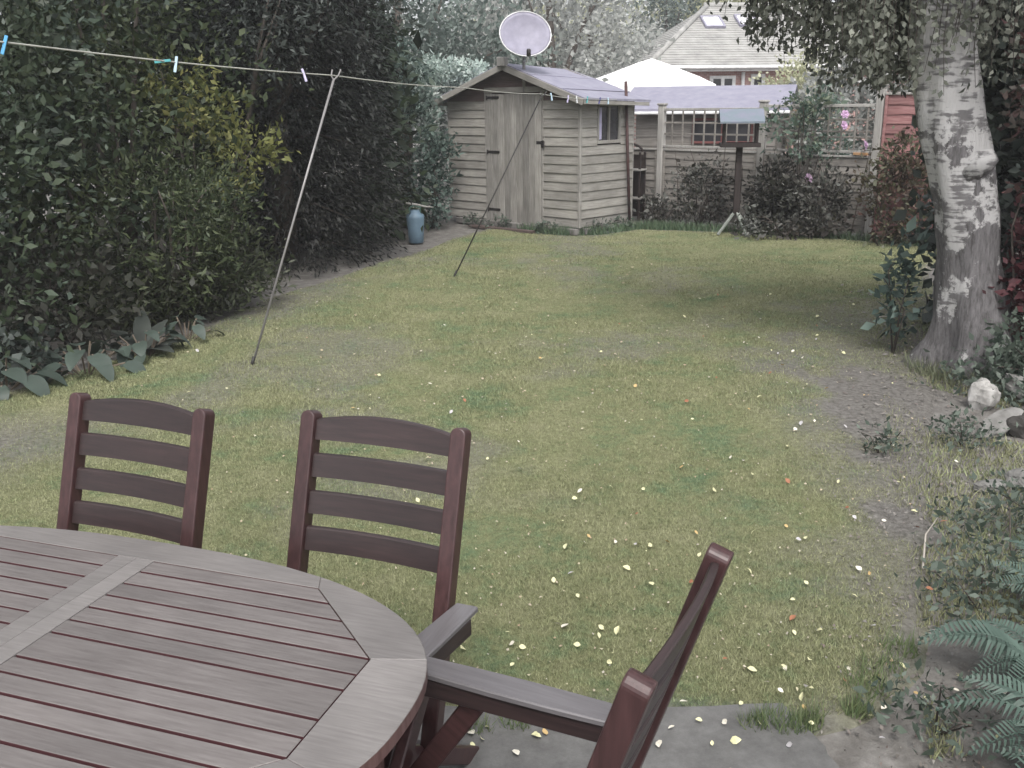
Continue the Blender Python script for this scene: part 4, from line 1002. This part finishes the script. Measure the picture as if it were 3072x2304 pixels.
# stub of a lost limb and a knot
V, F = tube_data([(-.24, -.10, 1.34), (-.16, -.17, 1.42), (-.12, -.20, 1.45)], [.10, .075, .045], 10); mesh_obj('branch_stub', V, F, M_BIRCH, birch, True)
parts = []; limb_ends = []
rl = random.Random(5)
limbs = [((-.52, .02, 2.75), (-1.5, -.5, 3.6), (-2.4, -.9, 3.7)), ((-.52, .05, 2.9), (-1.1, .8, 3.9), (-1.9, 1.6, 4.1)), ((-.5, .1, 3.2), (.3, -.7, 3.9), (1.0, -1.1, 3.8)), ((-.5, .1, 3.4), (.5, .6, 4.2), (1.5, 1.1, 4.1)),
         ((-.45, .15, 3.8), (-1.2, -.9, 4.9), (-2.0, -1.6, 4.9)), ((-.42, .2, 4.3), (-.9, 1.2, 5.3), (-1.5, 2.2, 5.4)), ((-.4, .2, 4.8), (.5, .1, 5.7), (1.3, .2, 5.7)), ((-.52, 0, 2.6), (-1.0, .1, 3.1), (-1.6, .35, 3.2)), ((-.5, .1, 3.0), (-.3, -.7, 3.6), (-.1, -1.4, 3.6))]
for b0, b1, b2 in limbs:
    parts.append(tube_data([b0, Vector(b0).lerp(Vector(b1), .5)+Vector((0, 0, .12)), b1, b2], [.06, .045, .03, .01], 8))
V, F = merge(parts); mesh_obj('limb', V, F, M_BARK, birch, True)
# hanging twigs strung with small leaves
TW = []; LPp = []; LDd = []
rt = np.random.default_rng(12)
def strand(x, y, z0, z1, n=46):
    ph = rt.random()*6; ln = z0-z1
    px = [x+.05*math.sin(ph+3*f)+.10*f*math.sin(ph) for f in (0, .35, .7, 1)]; py = [y+.05*math.cos(ph+3*f)+.08*f*math.cos(ph) for f in (0, .35, .7, 1)]; pz = [z0-ln*f for f in (0, .35, .7, 1)]
    TW.append(tube_data(list(zip(px, py, pz)), [.006, .004, .003, .0015], 3, False))
    f = rt.random(n); X_ = np.interp(f, (0, .35, .7, 1), px)+rt.normal(size=n)*.035; Y_ = np.interp(f, (0, .35, .7, 1), py)+rt.normal(size=n)*.035; Z_ = z0-ln*f
    LPp.append(np.stack([X_, Y_, Z_], 1)); LDd.append(np.stack([rt.normal(size=n)*.8, rt.normal(size=n)*.8, -.9+rt.normal(size=n)*.5], 1))
# curtains over the view: nearer the trunk they reach lower
for k in range(400):
    x = -2.1+2.05*rt.random()**.8; y = -.3+1.5*rt.random()
    low = float(np.interp(x, (-2.1, -1.66, -1.49, -1.22, -1.02, -.75, -.45, -.05), (2.75, 2.42, 2.24, 2.12, 1.95, 1.84, 1.80, 1.9)))+.75*rt.random()**1.6
    strand(x, y, low+.5+.7*rt.random(), low, 60)
for k in range(230):
    x = -.45+1.6*rt.random(); y = -.35-1.3*rt.random() if rt.random() < .25 else .25+1.1*rt.random()
    strand(x, y, 2.7+.8*rt.random(), 2.15+.35*rt.random()-.35*max(0, x)*rt.random())
for k in range(260):
    a = rt.random()*6.283; r = 2.3*math.sqrt(rt.random()); z = 3.0+3.6*rt.random(); r *= 1-.10*(z-3)
    strand(-.4+r*math.cos(a), .1+r*math.sin(a), z+.6, z-.4*rt.random(), 40)
V, F = merge(TW); mesh_obj('twigs', V, F, M_BARK, birch)['kind'] = 'stuff'
P = np.concatenate(LPp); D = np.concatenate(LDd)
np_mesh('crown', leaf_quads(P, D, np.full(len(P), .047), .62, .25), 4, L_BIRCH, birch)

# ------------------------------------------------------------------ right side border
shrub('ivy_hedge', 'ivy covered hedge rising at the right edge beyond the birch', 'hedge', (4.25, 6.7, 0),
      [((-.42, .25, 1.35), (.42, .7, 1.1), 170, 22, .09), ((-.35, .2, 2.3), (.50, .8, .7), 120, 22, .11), ((.3, .9, 1.3), (.7, .9, 1.5), 150, 22, .12), ((-.15, -.1, 1.9), (.35, .5, .8), 90, 22, .09), ((-.55, .9, 1.2), (.35, .5, 1.2), 110, 22, .09), ((-.45, .9, 2.3), (.35, .5, .6), 60, 22, .1)], L_IVY, .085, .75, stems=6, stem_r=.04)
shrub('dark_red_shrub', 'dark red leaved shrub growing tight against the right of the birch trunk', 'shrub', (3.58, 6.1, 0),
      [((0, 0, .80), (.26, .3, .42), 70, 18, .07), ((.12, .1, .42), (.26, .3, .36), 50, 18, .07)], L_RED, .065, .55, stems=6, stem_r=.012)
shrub('trunk_climber', 'leafy climber clinging to the right side of the birch trunk', 'climber', (3.36, 6.03, 0),
      [((-.12, .02, 1.95), (.10, .16, .45), 30, 16, .05), ((.02, 0, 1.25), (.10, .16, .42), 30, 16, .05), ((.06, -.02, .62), (.10, .14, .40), 26, 14, .05)], leaf_mat('leaf_climber_red', [(.03, .018, .018), (.06, .065, .05), (.10, .045, .045), (.15, .16, .14)], .2), .058, .6, stems=4, stem_r=.01)
shrub('dry_undergrowth', 'grey leafy undergrowth at the foot of the birch', 'undergrowth', (3.45, 5.75, 0),
      [((.1, 0, .16), (.5, .35, .2), 80, 14, .07), ((-.35, .05, .10), (.35, .22, .12), 50, 12, .06), ((-.1, .1, .30), (.30, .14, .2), 40, 12, .05)], L_WEED, .055, .5, stems=4, stem_r=.008)
shrub('broad_leaf_sprout', 'upright green sprout at the left foot of the birch', 'plant', (2.80, 6.75, 0),
      [((0, 0, .45), (.09, .1, .42), 26, 10, .05)], L_BLUE, .075, .5, stems=3, stem_r=.008)
shrub('red_leaf_bush', 'dark reddish bush in front of the red fence panel', 'bush', fence_pt(2.15, -.45),
      [((0, 0, .55), (.42, .35, .55), 90, 18, .09), ((.1, 0, 1.05), (.35, .3, .35), 40, 18, .08)], leaf_mat('leaf_mixed_red', [(.03, .02, .02), (.07, .04, .035), (.08, .09, .05), (.13, .06, .06)], .15), .07, .5, stems=6, stem_r=.015)
# roses and shrubs along the rear fence
rb = [('rose_bush', 'grey green leafy bush left of the bird table post', -.75, -.45, [((0, 0, .44), (.40, .3, .42), 70, 15, .08), ((.1, 0, .78), (.30, .25, .25), 22, 12, .08)], L_ROSE),
      ('rose_bush', 'low dark bush between the plant stand and the bird table', -1.5, -.40, [((0, 0, .16), (.38, .3, .2), 36, 14, .07)], L_ROSE),
      ('rose_bush', 'very dark rounded bush just right of the bird table', .42, -.42, [((0, 0, .52), (.30, .3, .46), 100, 18, .08), ((.05, 0, .28), (.36, .34, .3), 50, 18, .08)], leaf_mat('leaf_almost_black', [(.012, .012, .010), (.025, .026, .02), (.045, .04, .036)], .1)),
      ('rose_bush', 'loose dark rose bush with a low lilac bloom', 1.13, -.45, [((0, 0, .42), (.40, .3, .44), 84, 15, .08), ((.05, 0, .68), (.28, .25, .22), 22, 13, .08)], L_ROSE),
      ('low_bush', 'low ground covering bush at the back edge of the lawn', .75, -.75, [((0, 0, .16), (.7, .3, .2), 70, 16, .08)], L_ROSE)]
for nm, lab, s, bk, bl, mt in rb:
    shrub(nm, lab, 'bush', fence_pt(s, bk), bl, mt, .07, .5, 'bushes along the rear fence', stems=7, stem_r=.012)
cl = shrub('climbing_rose', 'climbing rose with teal green leaves arching over the trellis', 'climber', fence_pt(.72, -.14),
      [((0, 0, 1.35), (.34, .18, .34), 26, 14, .06), ((-.02, 0, 1.74), (.42, .2, .14), 24, 14, .06), ((.35, 0, 1.05), (.24, .2, .4), 20, 12, .06), ((-.38, .1, 1.45), (.26, .15, .22), 12, 12, .05)], L_TEAL, .075, .5, stems=7, stem_r=.014)
M_BLOOM = plain('pink_petal', (.62, .42, .62), .6)
def bloom(parent, loc, r, k):
    V = []; F = []
    for ring in range(3):
        for i in range(6):
            a = i*math.pi/3+ring*.5; rr = r*(1-.28*ring); n0 = len(V)
            V += [(0, 0, ring*.006), (rr*math.cos(a-.45), rr*math.sin(a-.45), .012+ring*.012), (rr*1.15*math.cos(a), rr*1.15*math.sin(a), .004+ring*.014), (rr*math.cos(a+.45), rr*math.sin(a+.45), .012+ring*.012)]
            F.append((n0, n0+1, n0+2, n0+3))
    o = mesh_obj('flower', V, F, M_BLOOM, parent, loc=loc); o.rotation_euler = (rad(75), 0, rad(30*k))
cb = Vector(cl.location)
for k, (s, bk, z, r) in enumerate(((1.20, -.12, 1.60, .05), (1.20, -.12, 1.46, .055), (1.50, -.10, 1.21, .06))):
    bloom(cl, Vector(fence_pt(s, bk, z))-cb, r, k)
for o in [o for o in bpy.data.objects if o.get('label') == 'loose dark rose bush with a low lilac bloom']:
    bloom(o, Vector(fence_pt(1.05, -.72, .80))-Vector(o.location), .06, 4)
# long arching rose canes over the bay
VV = []
for k in range(9):
    s = -1.2+k*.34; q = random.uniform(-.3, .3); p0, p1, p2 = fence_pt(s, -.35, .0), fence_pt(s+q*.5, -.30, random.uniform(.6, .9)), fence_pt(s+q, -.25-.1*random.random(), random.uniform(.9, 1.35))
    VV.append(tube_data([p0, p1, p2], [.010, .008, .003], 5))
V, F = merge(VV); tag(mesh_obj('rose_canes', V, F, M_BARK), 'bare rose canes rising in front of the rear fence', 'canes', kind='stuff')

# ------------------------------------------------------------------ trees beyond the garden
def far_tree(lab, base, blobs, mat, leaf, r0=.18, H=5):
    t = thing('background_tree', lab, 'tree', base, 0, 'trees beyond the garden'); VV = []
    for bi, (c, r, nc_, per, sp) in enumerate(blobs):
        P, D = blob_points(nc_, per, c, r, sp, zmin=.3, seed=bi*1.7+len(lab), shell=.35); VV.append(leaf_quads(P, D, np.full(len(P), leaf), .55, .3))
    np_mesh('crown', np.concatenate(VV), 4, mat, t)
    tube('trunk', [(0, 0, -.05), (.05, 0, H*.35), (-.05, .1, H)], [r0, r0*.75, r0*.15], M_BARK, t, 10)
    bare_stems('limb', (0, 0, H*.3), [(c[0]+r[0]*.5*math.cos(k*2.1), c[1]+r[1]*.5*math.sin(k*2.1), c[2]+.3*r[2]) for k, (c, r, *_ ) in enumerate(blobs*2)], r0*.5, M_BARK, t, len(lab))
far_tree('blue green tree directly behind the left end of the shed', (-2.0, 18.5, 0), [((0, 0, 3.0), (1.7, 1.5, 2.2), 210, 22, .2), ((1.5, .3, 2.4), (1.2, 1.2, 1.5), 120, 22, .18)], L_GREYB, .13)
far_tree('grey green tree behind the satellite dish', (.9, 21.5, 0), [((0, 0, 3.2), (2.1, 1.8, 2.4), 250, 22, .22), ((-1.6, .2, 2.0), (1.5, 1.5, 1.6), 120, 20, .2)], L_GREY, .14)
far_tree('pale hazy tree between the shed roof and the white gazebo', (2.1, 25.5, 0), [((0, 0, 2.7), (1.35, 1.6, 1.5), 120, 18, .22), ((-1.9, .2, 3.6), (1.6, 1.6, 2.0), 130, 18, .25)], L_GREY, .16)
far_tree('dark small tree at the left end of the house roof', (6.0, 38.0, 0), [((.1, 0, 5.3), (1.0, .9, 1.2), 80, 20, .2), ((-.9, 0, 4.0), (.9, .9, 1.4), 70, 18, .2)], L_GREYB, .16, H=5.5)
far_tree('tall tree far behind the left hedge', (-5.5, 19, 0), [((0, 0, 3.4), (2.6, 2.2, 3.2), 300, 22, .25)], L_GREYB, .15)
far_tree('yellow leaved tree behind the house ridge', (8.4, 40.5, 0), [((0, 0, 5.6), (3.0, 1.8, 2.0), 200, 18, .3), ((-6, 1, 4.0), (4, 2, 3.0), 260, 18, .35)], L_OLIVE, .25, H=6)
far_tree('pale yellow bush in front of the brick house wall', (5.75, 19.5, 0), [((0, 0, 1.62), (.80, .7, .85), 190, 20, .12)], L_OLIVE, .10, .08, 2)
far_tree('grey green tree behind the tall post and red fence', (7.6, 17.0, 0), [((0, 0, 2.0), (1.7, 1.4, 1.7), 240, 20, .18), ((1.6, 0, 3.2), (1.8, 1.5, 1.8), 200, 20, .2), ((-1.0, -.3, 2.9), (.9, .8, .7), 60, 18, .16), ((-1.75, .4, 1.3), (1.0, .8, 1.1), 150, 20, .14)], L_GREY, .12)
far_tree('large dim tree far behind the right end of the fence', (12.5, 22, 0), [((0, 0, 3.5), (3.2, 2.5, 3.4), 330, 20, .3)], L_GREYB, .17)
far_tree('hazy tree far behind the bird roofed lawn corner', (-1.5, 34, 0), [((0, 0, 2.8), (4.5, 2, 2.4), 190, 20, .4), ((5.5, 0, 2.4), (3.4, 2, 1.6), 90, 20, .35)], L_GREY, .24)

# ------------------------------------------------------------------ stones, bark pieces, ferns, weeds at the right edge
def rock(nm, lab, cat, loc, size, mat, seed, rot=(0, 0, 0)):
    bm = bmesh.new(); bmesh.ops.create_icosphere(bm, subdivisions=3, radius=1); r = np.random.default_rng(seed); ph = r.random(6)*6
    for v in bm.verts:
        c = v.co; k = 1+.18*math.sin(2.3*c.x+ph[0])+.14*math.sin(3.1*c.y+ph[1])+.12*math.sin(3.7*c.z+ph[2])+.05*math.sin(9*c.x+ph[3])*math.sin(8*c.y+ph[4])
        q = Vector((round(c.x*2.2)/2.2, round(c.y*2.2)/2.2, round(c.z*2.2)/2.2)); c2 = c.lerp(q, .35)*k
        v.co = Vector((c2.x*size[0], c2.y*size[1], c2.z*size[2]))
    me = bpy.data.meshes.new(nm); bm.to_mesh(me); bm.free(); me.materials.append(mat)
    return tag(inst(nm, me, None, loc, rot), lab, cat)
M_STW = noise_mat('white_stone', [(.3, (.16, .155, .145)), (.5, (.34, .33, .315)), (.7, (.50, .49, .475))], scale=12, bump=.8)
M_STG = noise_mat('grey_stone', [(.3, (.10, .097, .09)), (.7, (.24, .235, .225))], scale=9, bump=.6)
rock('stone', 'pale white stone standing at the foot of the birch', 'stone', (2.88, 5.50, .05), (.085, .07, .11), M_STW, 1, (0, .3, .4))
rock('stone', 'flat pale slab of stone leaning over a dark hollow by the right border', 'stone', (2.72, 5.02, .05), (.17, .065, .018), M_STG, 2, (0.5, -.35, .45))
rock('stone', 'long greenish grey stone behind the white stone', 'stone', (3.12, 5.55, .09), (.14, .06, .05), M_STG, 3, (.2, .5, -.5))
rock('stone', 'dark rounded stone under the leaning slab', 'stone', (2.86, 5.02, .03), (.12, .10, .08), plain('dark_stone', (.045, .042, .038), .9), 4)
for k, (x, y, s, lab) in enumerate(((2.28, 4.22, .075, 'small flat grey stone lowest along the right border'), (2.48, 4.32, .11, 'wide flat grey stone set in the soil at the right edge'))):
    rock('stone', lab, 'stone', (x, y, .006), (s, s*.6, .03), M_STG, 10+k, (0, 0, k))
M_LIL = plain('lilac_flake', (.42, .40, .58), .6)
for k, (x, y, s, lab) in enumerate(((.93, 2.13, .05, 'largest pale lilac flake on the soil at the bottom edge'), (.86, 2.16, .025, 'lilac flake left of the largest one'), (1.00, 2.15, .03, 'lilac flake right of the largest one'), (.90, 2.22, .018, 'tiny lilac flake above the largest one'), (1.32, 2.20, .02, 'bluish flake by the fern at the bottom right'))):
    rock('slate_flake', lab, 'flake', (x, y, .008), (s, s*.6, .007), M_LIL, 20+k, (0, 0, k))
# ferns: fronds with paired leaflets
def frond_mesh(ln, seed):
    r = random.Random(seed); V = []; F = []; n = 26
    for i in range(n):
        u = i/(n-1); x = ln*(.12+.88*u); z = .26*ln*math.sin(u*2.3)-.25*ln*u*u
        w = ln*.27*math.sin(math.pi*(.12+.86*u))**.8*(1-.25*u)
        for s in (-1, 1):
            a = .55+.15*u; dx, dy = math.cos(math.pi/2-a+.15), math.sin(math.pi/2-a+.35)*1.0; k = len(V); t = ln*.011*(1-.4*u)+.0015
            ex, ey = x+w*(.30+.35*u)+r.uniform(-.006, .006), s*w*r.uniform(.9, 1.08); dz = -.22*w+r.uniform(-.008, .008)
            V += [(x-t, 0, z), (x+(ex-x)*.45-t*1.15, ey*.5, z+.010), (ex, ey, z+dz), (x+(ex-x)*.45+t*1.15, ey*.5, z+.010), (x+t, 0, z)]
            F.append((k, k+1, k+2, k+3, k+4) if s < 0 else (k+4, k+3, k+2, k+1, k))
    pts = [(ln*(.0+1.0*i/10), 0, .26*ln*math.sin(max(0, (i/10-.12)/.88)*2.3)-.25*ln*max(0, (i/10-.12)/.88)**2) for i in range(11)]
    v, f = tube_data(pts, [.004*(1-.07*i) for i in range(11)], 5); k = len(V); V += v; F += [tuple(i+k for i in q) for q in f]
    me = bpy.data.meshes.new('frond'); me.from_pydata([tuple(v) for v in V], [], F); me.update(); me.materials.append(L_FERN); return me
FR = [frond_mesh(.42, 1), frond_mesh(.34, 2), frond_mesh(.38, 3)]
def fern(lab, base, angs, tilt=.25, sc=1):
    t = thing('fern', lab, 'fern', base, 0, 'ferns at the lower right'); rnd = random.Random(len(lab))
    for i, a in enumerate(angs):
        inst('frond', FR[i % 3], t, (0, 0, .01), (rnd.uniform(-.3, .3), -tilt+rnd.uniform(-.12, .12), rad(a)), (sc*rnd.uniform(.85, 1.1),)*3)
fern('blue green fern spreading its fronds left over the soil and grass', (1.74, 2.66, 0), [175, 195, 160, 215, 120, 60, 250, 20], .22)
fern('blue green fern at the lower right corner of the picture', (1.60, 2.26, 0), [165, 190, 140, 215, 100, 250, 40], .30)
fern('smaller fern higher up against the right edge', (1.98, 3.05, 0), [170, 200, 140, 100, 240, 60], .35, .8)
fern('fern half outside the bottom right corner', (1.55, 1.98, 0), [150, 180, 120, 90, 220], .35, .9)
wk = [((2.05, 3.55), .30, 'leafy green weeds at the right border above the ferns'), ((1.72, 3.12), .22, 'low weeds between lawn and the smaller fern'), ((2.38, 3.75), .30, 'taller green weeds at the right picture edge'), ((2.45, 4.85), .16, 'small green weed tuft below the leaning slab'), ((1.95, 4.72), .07, 'tiny bluish weed alone in the lawn left of the slab'), ((3.2, 5.3), .28, 'green weeds beside the white stone'), ((1.25, 2.42), .12, 'small weed tuft at the soil below the fern')]
for (x, y), r, lab in wk:
    shrub('weed_clump', lab, 'weeds', (x, y, 0), [((0, 0, r*.28), (r*1.15, r*.95, r*.36), int(70*r/.3)+10, 10, .05)], L_WEED, .032, .5, 'weed clumps at the right border', stems=3, stem_r=.004)
M_TWIG = plain('pale_twig', (.36, .33, .29), .8)
for pts_, lab in (([(1.62, 3.40, .01), (1.72, 3.62, .05), (1.80, 3.70, .09)], 'pale curved twig rising from the soil at the right border'), ([(1.75, 3.28, .012), (1.98, 3.22, .02), (2.25, 3.18, .02)], 'long pale twig lying towards the right edge'), ([(3.1, 7.9, .014), (3.35, 7.95, .02), (3.5, 7.93, .016)], 'pale twig lying on the lawn left of the birch')):
    tag(tube('twig', pts_, [.005, .004, .002], M_TWIG, None, 6), lab, 'twig')

# grass tufts along edges
def tufts(name, lab, pts_, n, h, mat=M_GRASS):
    X_ = []; Y_ = []; 
    for (x, y, r) in pts_:
        a = RNG.random(n)*6.283; q = r*np.sqrt(RNG.random(n)); X_.append(x+q*np.cos(a)); Y_.append(y+q*np.sin(a)*.7)
    X_ = np.concatenate(X_); Y_ = np.concatenate(Y_); d = np.hypot(X_, Y_)
    return tag(blades(name, X_, Y_, np.zeros(len(X_))-.005, (h*(.5+.8*RNG.random(len(X_)))), .005*np.maximum(1, d/4), mat, .8), lab, 'grass', kind='stuff')
ring = [(3.18+.36*math.cos(a), 6.28+.36*math.sin(a), .10) for a in np.linspace(2.6, 5.9, 12)]
tufts('foot_grass', 'ragged grass growing round the foot of the birch', ring, 60, .10, leaf_mat('foot_grass', [(.07, .09, .055), (.14, .155, .095), (.22, .225, .15)], .2))
tp = [(.72+.04*k, 2.42+.03*math.sin(k*2.), .05) for k in range(5)]+[(1.12, 2.62, .08), (1.2, 2.72, .08), (1.3, 2.83, .07), (1.05, 2.5, .05), (.0, 2.44, .05), (-.12, 2.42, .05), (.16, 2.46, .05)]
tufts('edge_tufts', 'longer green grass tufts at the patio edge', tp, 100, .07, leaf_mat('tuft_grass', [(.06, .10, .045), (.12, .16, .075), (.20, .22, .11)], .2))
bk = []
for a, b2 in zip(LAWN[13:21], LAWN[14:22]):
    for k in range(9):
        f = k/9; bk.append((a[0]+(b2[0]-a[0])*f, a[1]+(b2[1]-a[1])*f+.05, .14))
tufts('fence_foot_grass', 'long green grass along the foot of the rear border and shed', bk, 60, .12, leaf_mat('rank_grass', [(.05, .09, .055), (.10, .15, .09), (.17, .21, .13)], .2))
for k, (x, y) in enumerate(((-1.9, -.25), (-1.35, -.22), (-.45, -.2), (.12, .3), (.14, .8))):
    shrub('weed_clump', ['weeds at the left foot of the shed', 'weeds below the shed door hinges', 'weeds below the right shed boards', 'weeds at the front corner of the shed side', 'weeds below the shed window'][k], 'weeds', (.9726+x*math.cos(RZ)-y*math.sin(RZ), 13.4412+x*math.sin(RZ)+y*math.cos(RZ), 0), [((0, 0, .07), (.16, .13, .09), 16, 9, .04)], L_WEED, .05, .5, 'weed clumps at the foot of the shed', stems=3, stem_r=.004)

# ------------------------------------------------------------------ litter on bare soil
n = 3200; ly = 1.95*np.exp(RNG.random(n)*math.log(9.5/1.95)); lx = (.98+.335*(ly-2.2))+RNG.normal(size=n)*.14+RNG.random(n)*(.42+.10*ly)
lz = np.full(n, -.012)+np.where(inside(lx, ly), .022, 0); V = np.empty((n, 4, 3)); a = RNG.random(n)*6.283; w = (.004+.010*RNG.random(n)**2)*np.maximum(.8, ly/4)
for k in range(4): V[:, k] = np.stack([lx+w*np.cos(a+k*1.571)*(1 if k % 2 else .55), ly+w*np.sin(a+k*1.571)*(1 if k % 2 else .55), lz+RNG.random(n)*.012], 1)
tag(np_mesh('soil_litter', V.reshape(-1, 3), 4, leaf_mat('litter', [(.05, .04, .035), (.11, .095, .08), (.17, .16, .15), (.10, .06, .05), (.28, .265, .24)], 0, .8)), 'small dry litter scattered over the bare soil', 'litter', kind='stuff')
n = 26000; ly = 2.3*np.exp(RNG.random(n)*math.log(9.0/2.3)); lx = (1.15+.335*(ly-2.2))+RNG.random(n)*(.5+.10*ly); kp = vnoise(lx, ly, 2.2, 44) > .34; lx = lx[kp]; ly = ly[kp]
tag(blades('sparse_grass', lx, ly, np.full(len(lx), -.02), .02+.03*RNG.random(len(lx)), .005*np.maximum(1, ly/4), M_GRASS, 1.0), 'sparse grass growing out of the worn border soil', 'grass', kind='stuff')

# ------------------------------------------------------------------ fallen leaves
def fallen_mesh(seed, mat):
    r = random.Random(seed); c1, c2 = r.uniform(.05, .28), r.uniform(-.15, .2); V = []; F = []
    for i, (u, w) in enumerate(((0, .02), (.25, .30), (.55, .33), (.82, .17), (1, .0))):
        z = .5*c2*math.sin(u*3.1); V += [(u-.5, -w, z+c1*w), (u-.5, 0, z), (u-.5, w, z+c1*w*r.uniform(.6, 1.6))]
    for i in range(4):
        a = 3*i; F += [(a, a+3, a+4, a+1), (a+1, a+4, a+5, a+2)]
    me = bpy.data.meshes.new('fallen_leaf'); me.from_pydata(V, [], F); me.update(); me.materials.append(mat); return me
M_FY = plain('fallen_yellow', (.62, .60, .36), .6); M_FC = plain('fallen_cream', (.68, .64, .54), .6); M_FB = plain('fallen_brown', (.30, .13, .07), .7); M_FO = plain('fallen_ochre', (.52, .36, .16), .7); M_FG = plain('fallen_grey', (.45, .43, .44), .7)
kinds = [('pale yellow', [fallen_mesh(k, M_FY) for k in range(3)], .50), ('cream white', [fallen_mesh(k+10, M_FC) for k in range(3)], .22), ('rusty brown', [fallen_mesh(k+20, M_FB) for k in range(2)], .12), ('ochre', [fallen_mesh(k+30, M_FO) for k in range(2)], .08), ('greyish', [fallen_mesh(k+40, M_FG) for k in range(2)], .08)]
rf = random.Random(99)
def drop_leaf(x, y, place, z=None):
    q = rf.random(); s = 0
    for nm, ms, w in kinds:
        s += w
        if q <= s: break
    zz_ = (float(vnoise(x, y, 1.1, 11))-.5)*.03+(float(vnoise(x, y, 4, 12))-.5)*.012+.020 if z is None else z
    o = inst('fallen_leaf', rf.choice(ms), None, (x, y, zz_), (rf.uniform(-.9, .9), rf.uniform(-.7, .7), rf.uniform(0, 6.28)), (rf.uniform(.016, .035),)*3)
    tag(o, f'{nm} fallen leaf {place}', 'leaf', f'{nm} fallen leaves {place}')
cnt = 0
while cnt < 150:                      # middle of the lawn, thickest in front of the table
    d_ = 2.7*math.exp(rf.random()*math.log(9.0/2.7)); x = rf.gauss(.28, .30)*d_*.8; y = d_
    if not bool(inside(np.array([x]), np.array([y]))[0]) or abs(x) > .56*y: continue
    drop_leaf(x, y, 'on the far lawn towards the shed' if y > 6 else ('on the lawn beyond the two far chairs' if x < -.15*y+.3 else ('on the lawn beside the chair at the table end' if y < 3.5 else 'on the middle of the lawn'))); cnt += 1
cnt = 0
while cnt < 45:
    y = rf.uniform(2.9, 8.5); x = 1.3+.33*(y-3.2)+rf.gauss(-.1, .35)
    if abs(x) > .55*y: continue
    drop_leaf(x, y, 'on the worn ground near the right border'); cnt += 1
for k in range(42):
    x = rf.uniform(-.35, .95); drop_leaf(x, 2.40+.10*rf.gauss(0, 1)+(.05 if x > 0 else 0), 'along the patio edge', .030)
for k in range(34):
    x = rf.uniform(.85, 1.6); drop_leaf(x, rf.uniform(1.95, 2.75), 'on the soil at the lower right', .004)

n = 1500; fy = 2.6*np.exp(RNG.random(n)*math.log(11.5/2.6)); fx = RNG.normal(size=n)*.28*fy+.07*fy; kp = inside(fx, fy) & (np.abs(fx) < .56*fy); fx = fx[kp]; fy = fy[kp]; m_ = len(fx)
fz = (vnoise(fx, fy, 1.1, 11)-.5)*.03+(vnoise(fx, fy, 4, 12)-.5)*.012+.012; V = np.empty((m_, 4, 3)); a = RNG.random(m_)*6.283; w = (.004+.006*RNG.random(m_))*np.maximum(.8, fy/5)
for k in range(4): V[:, k] = np.stack([fx+w*np.cos(a+k*1.571)*(1 if k % 2 else .6), fy+w*np.sin(a+k*1.571)*(1 if k % 2 else .6), fz+RNG.random(m_)*.010], 1)
tag(np_mesh('leaf_flecks', V.reshape(-1, 3), 4, leaf_mat('flecks', [(.50, .48, .32), (.42, .40, .36), (.30, .22, .14), (.52, .50, .42)], .1, .7)), 'countless tiny pale leaf flecks sunk in the lawn', 'leaf litter', kind='stuff')

# ------------------------------------------------------------------ air
HAZE = 0.0022
if HAZE > 0:
    m = bpy.data.materials.new('haze_air'); m.use_nodes = True; nt = m.node_tree; nt.nodes.clear()
    pv = nt.nodes.new('ShaderNodeVolumePrincipled'); pv.inputs['Color'].default_value = (.95, .95, 1, 1); pv.inputs['Density'].default_value = HAZE; pv.inputs['Anisotropy'].default_value = .2
    mo = nt.nodes.new('ShaderNodeOutputMaterial'); nt.links.new(pv.outputs[0], mo.inputs['Volume'])
    o = inst('haze', cbox_mesh('haze', 130, 130, 11.5, m, .001), None, (0, 0, 4.7)); o['kind'] = 'stuff'
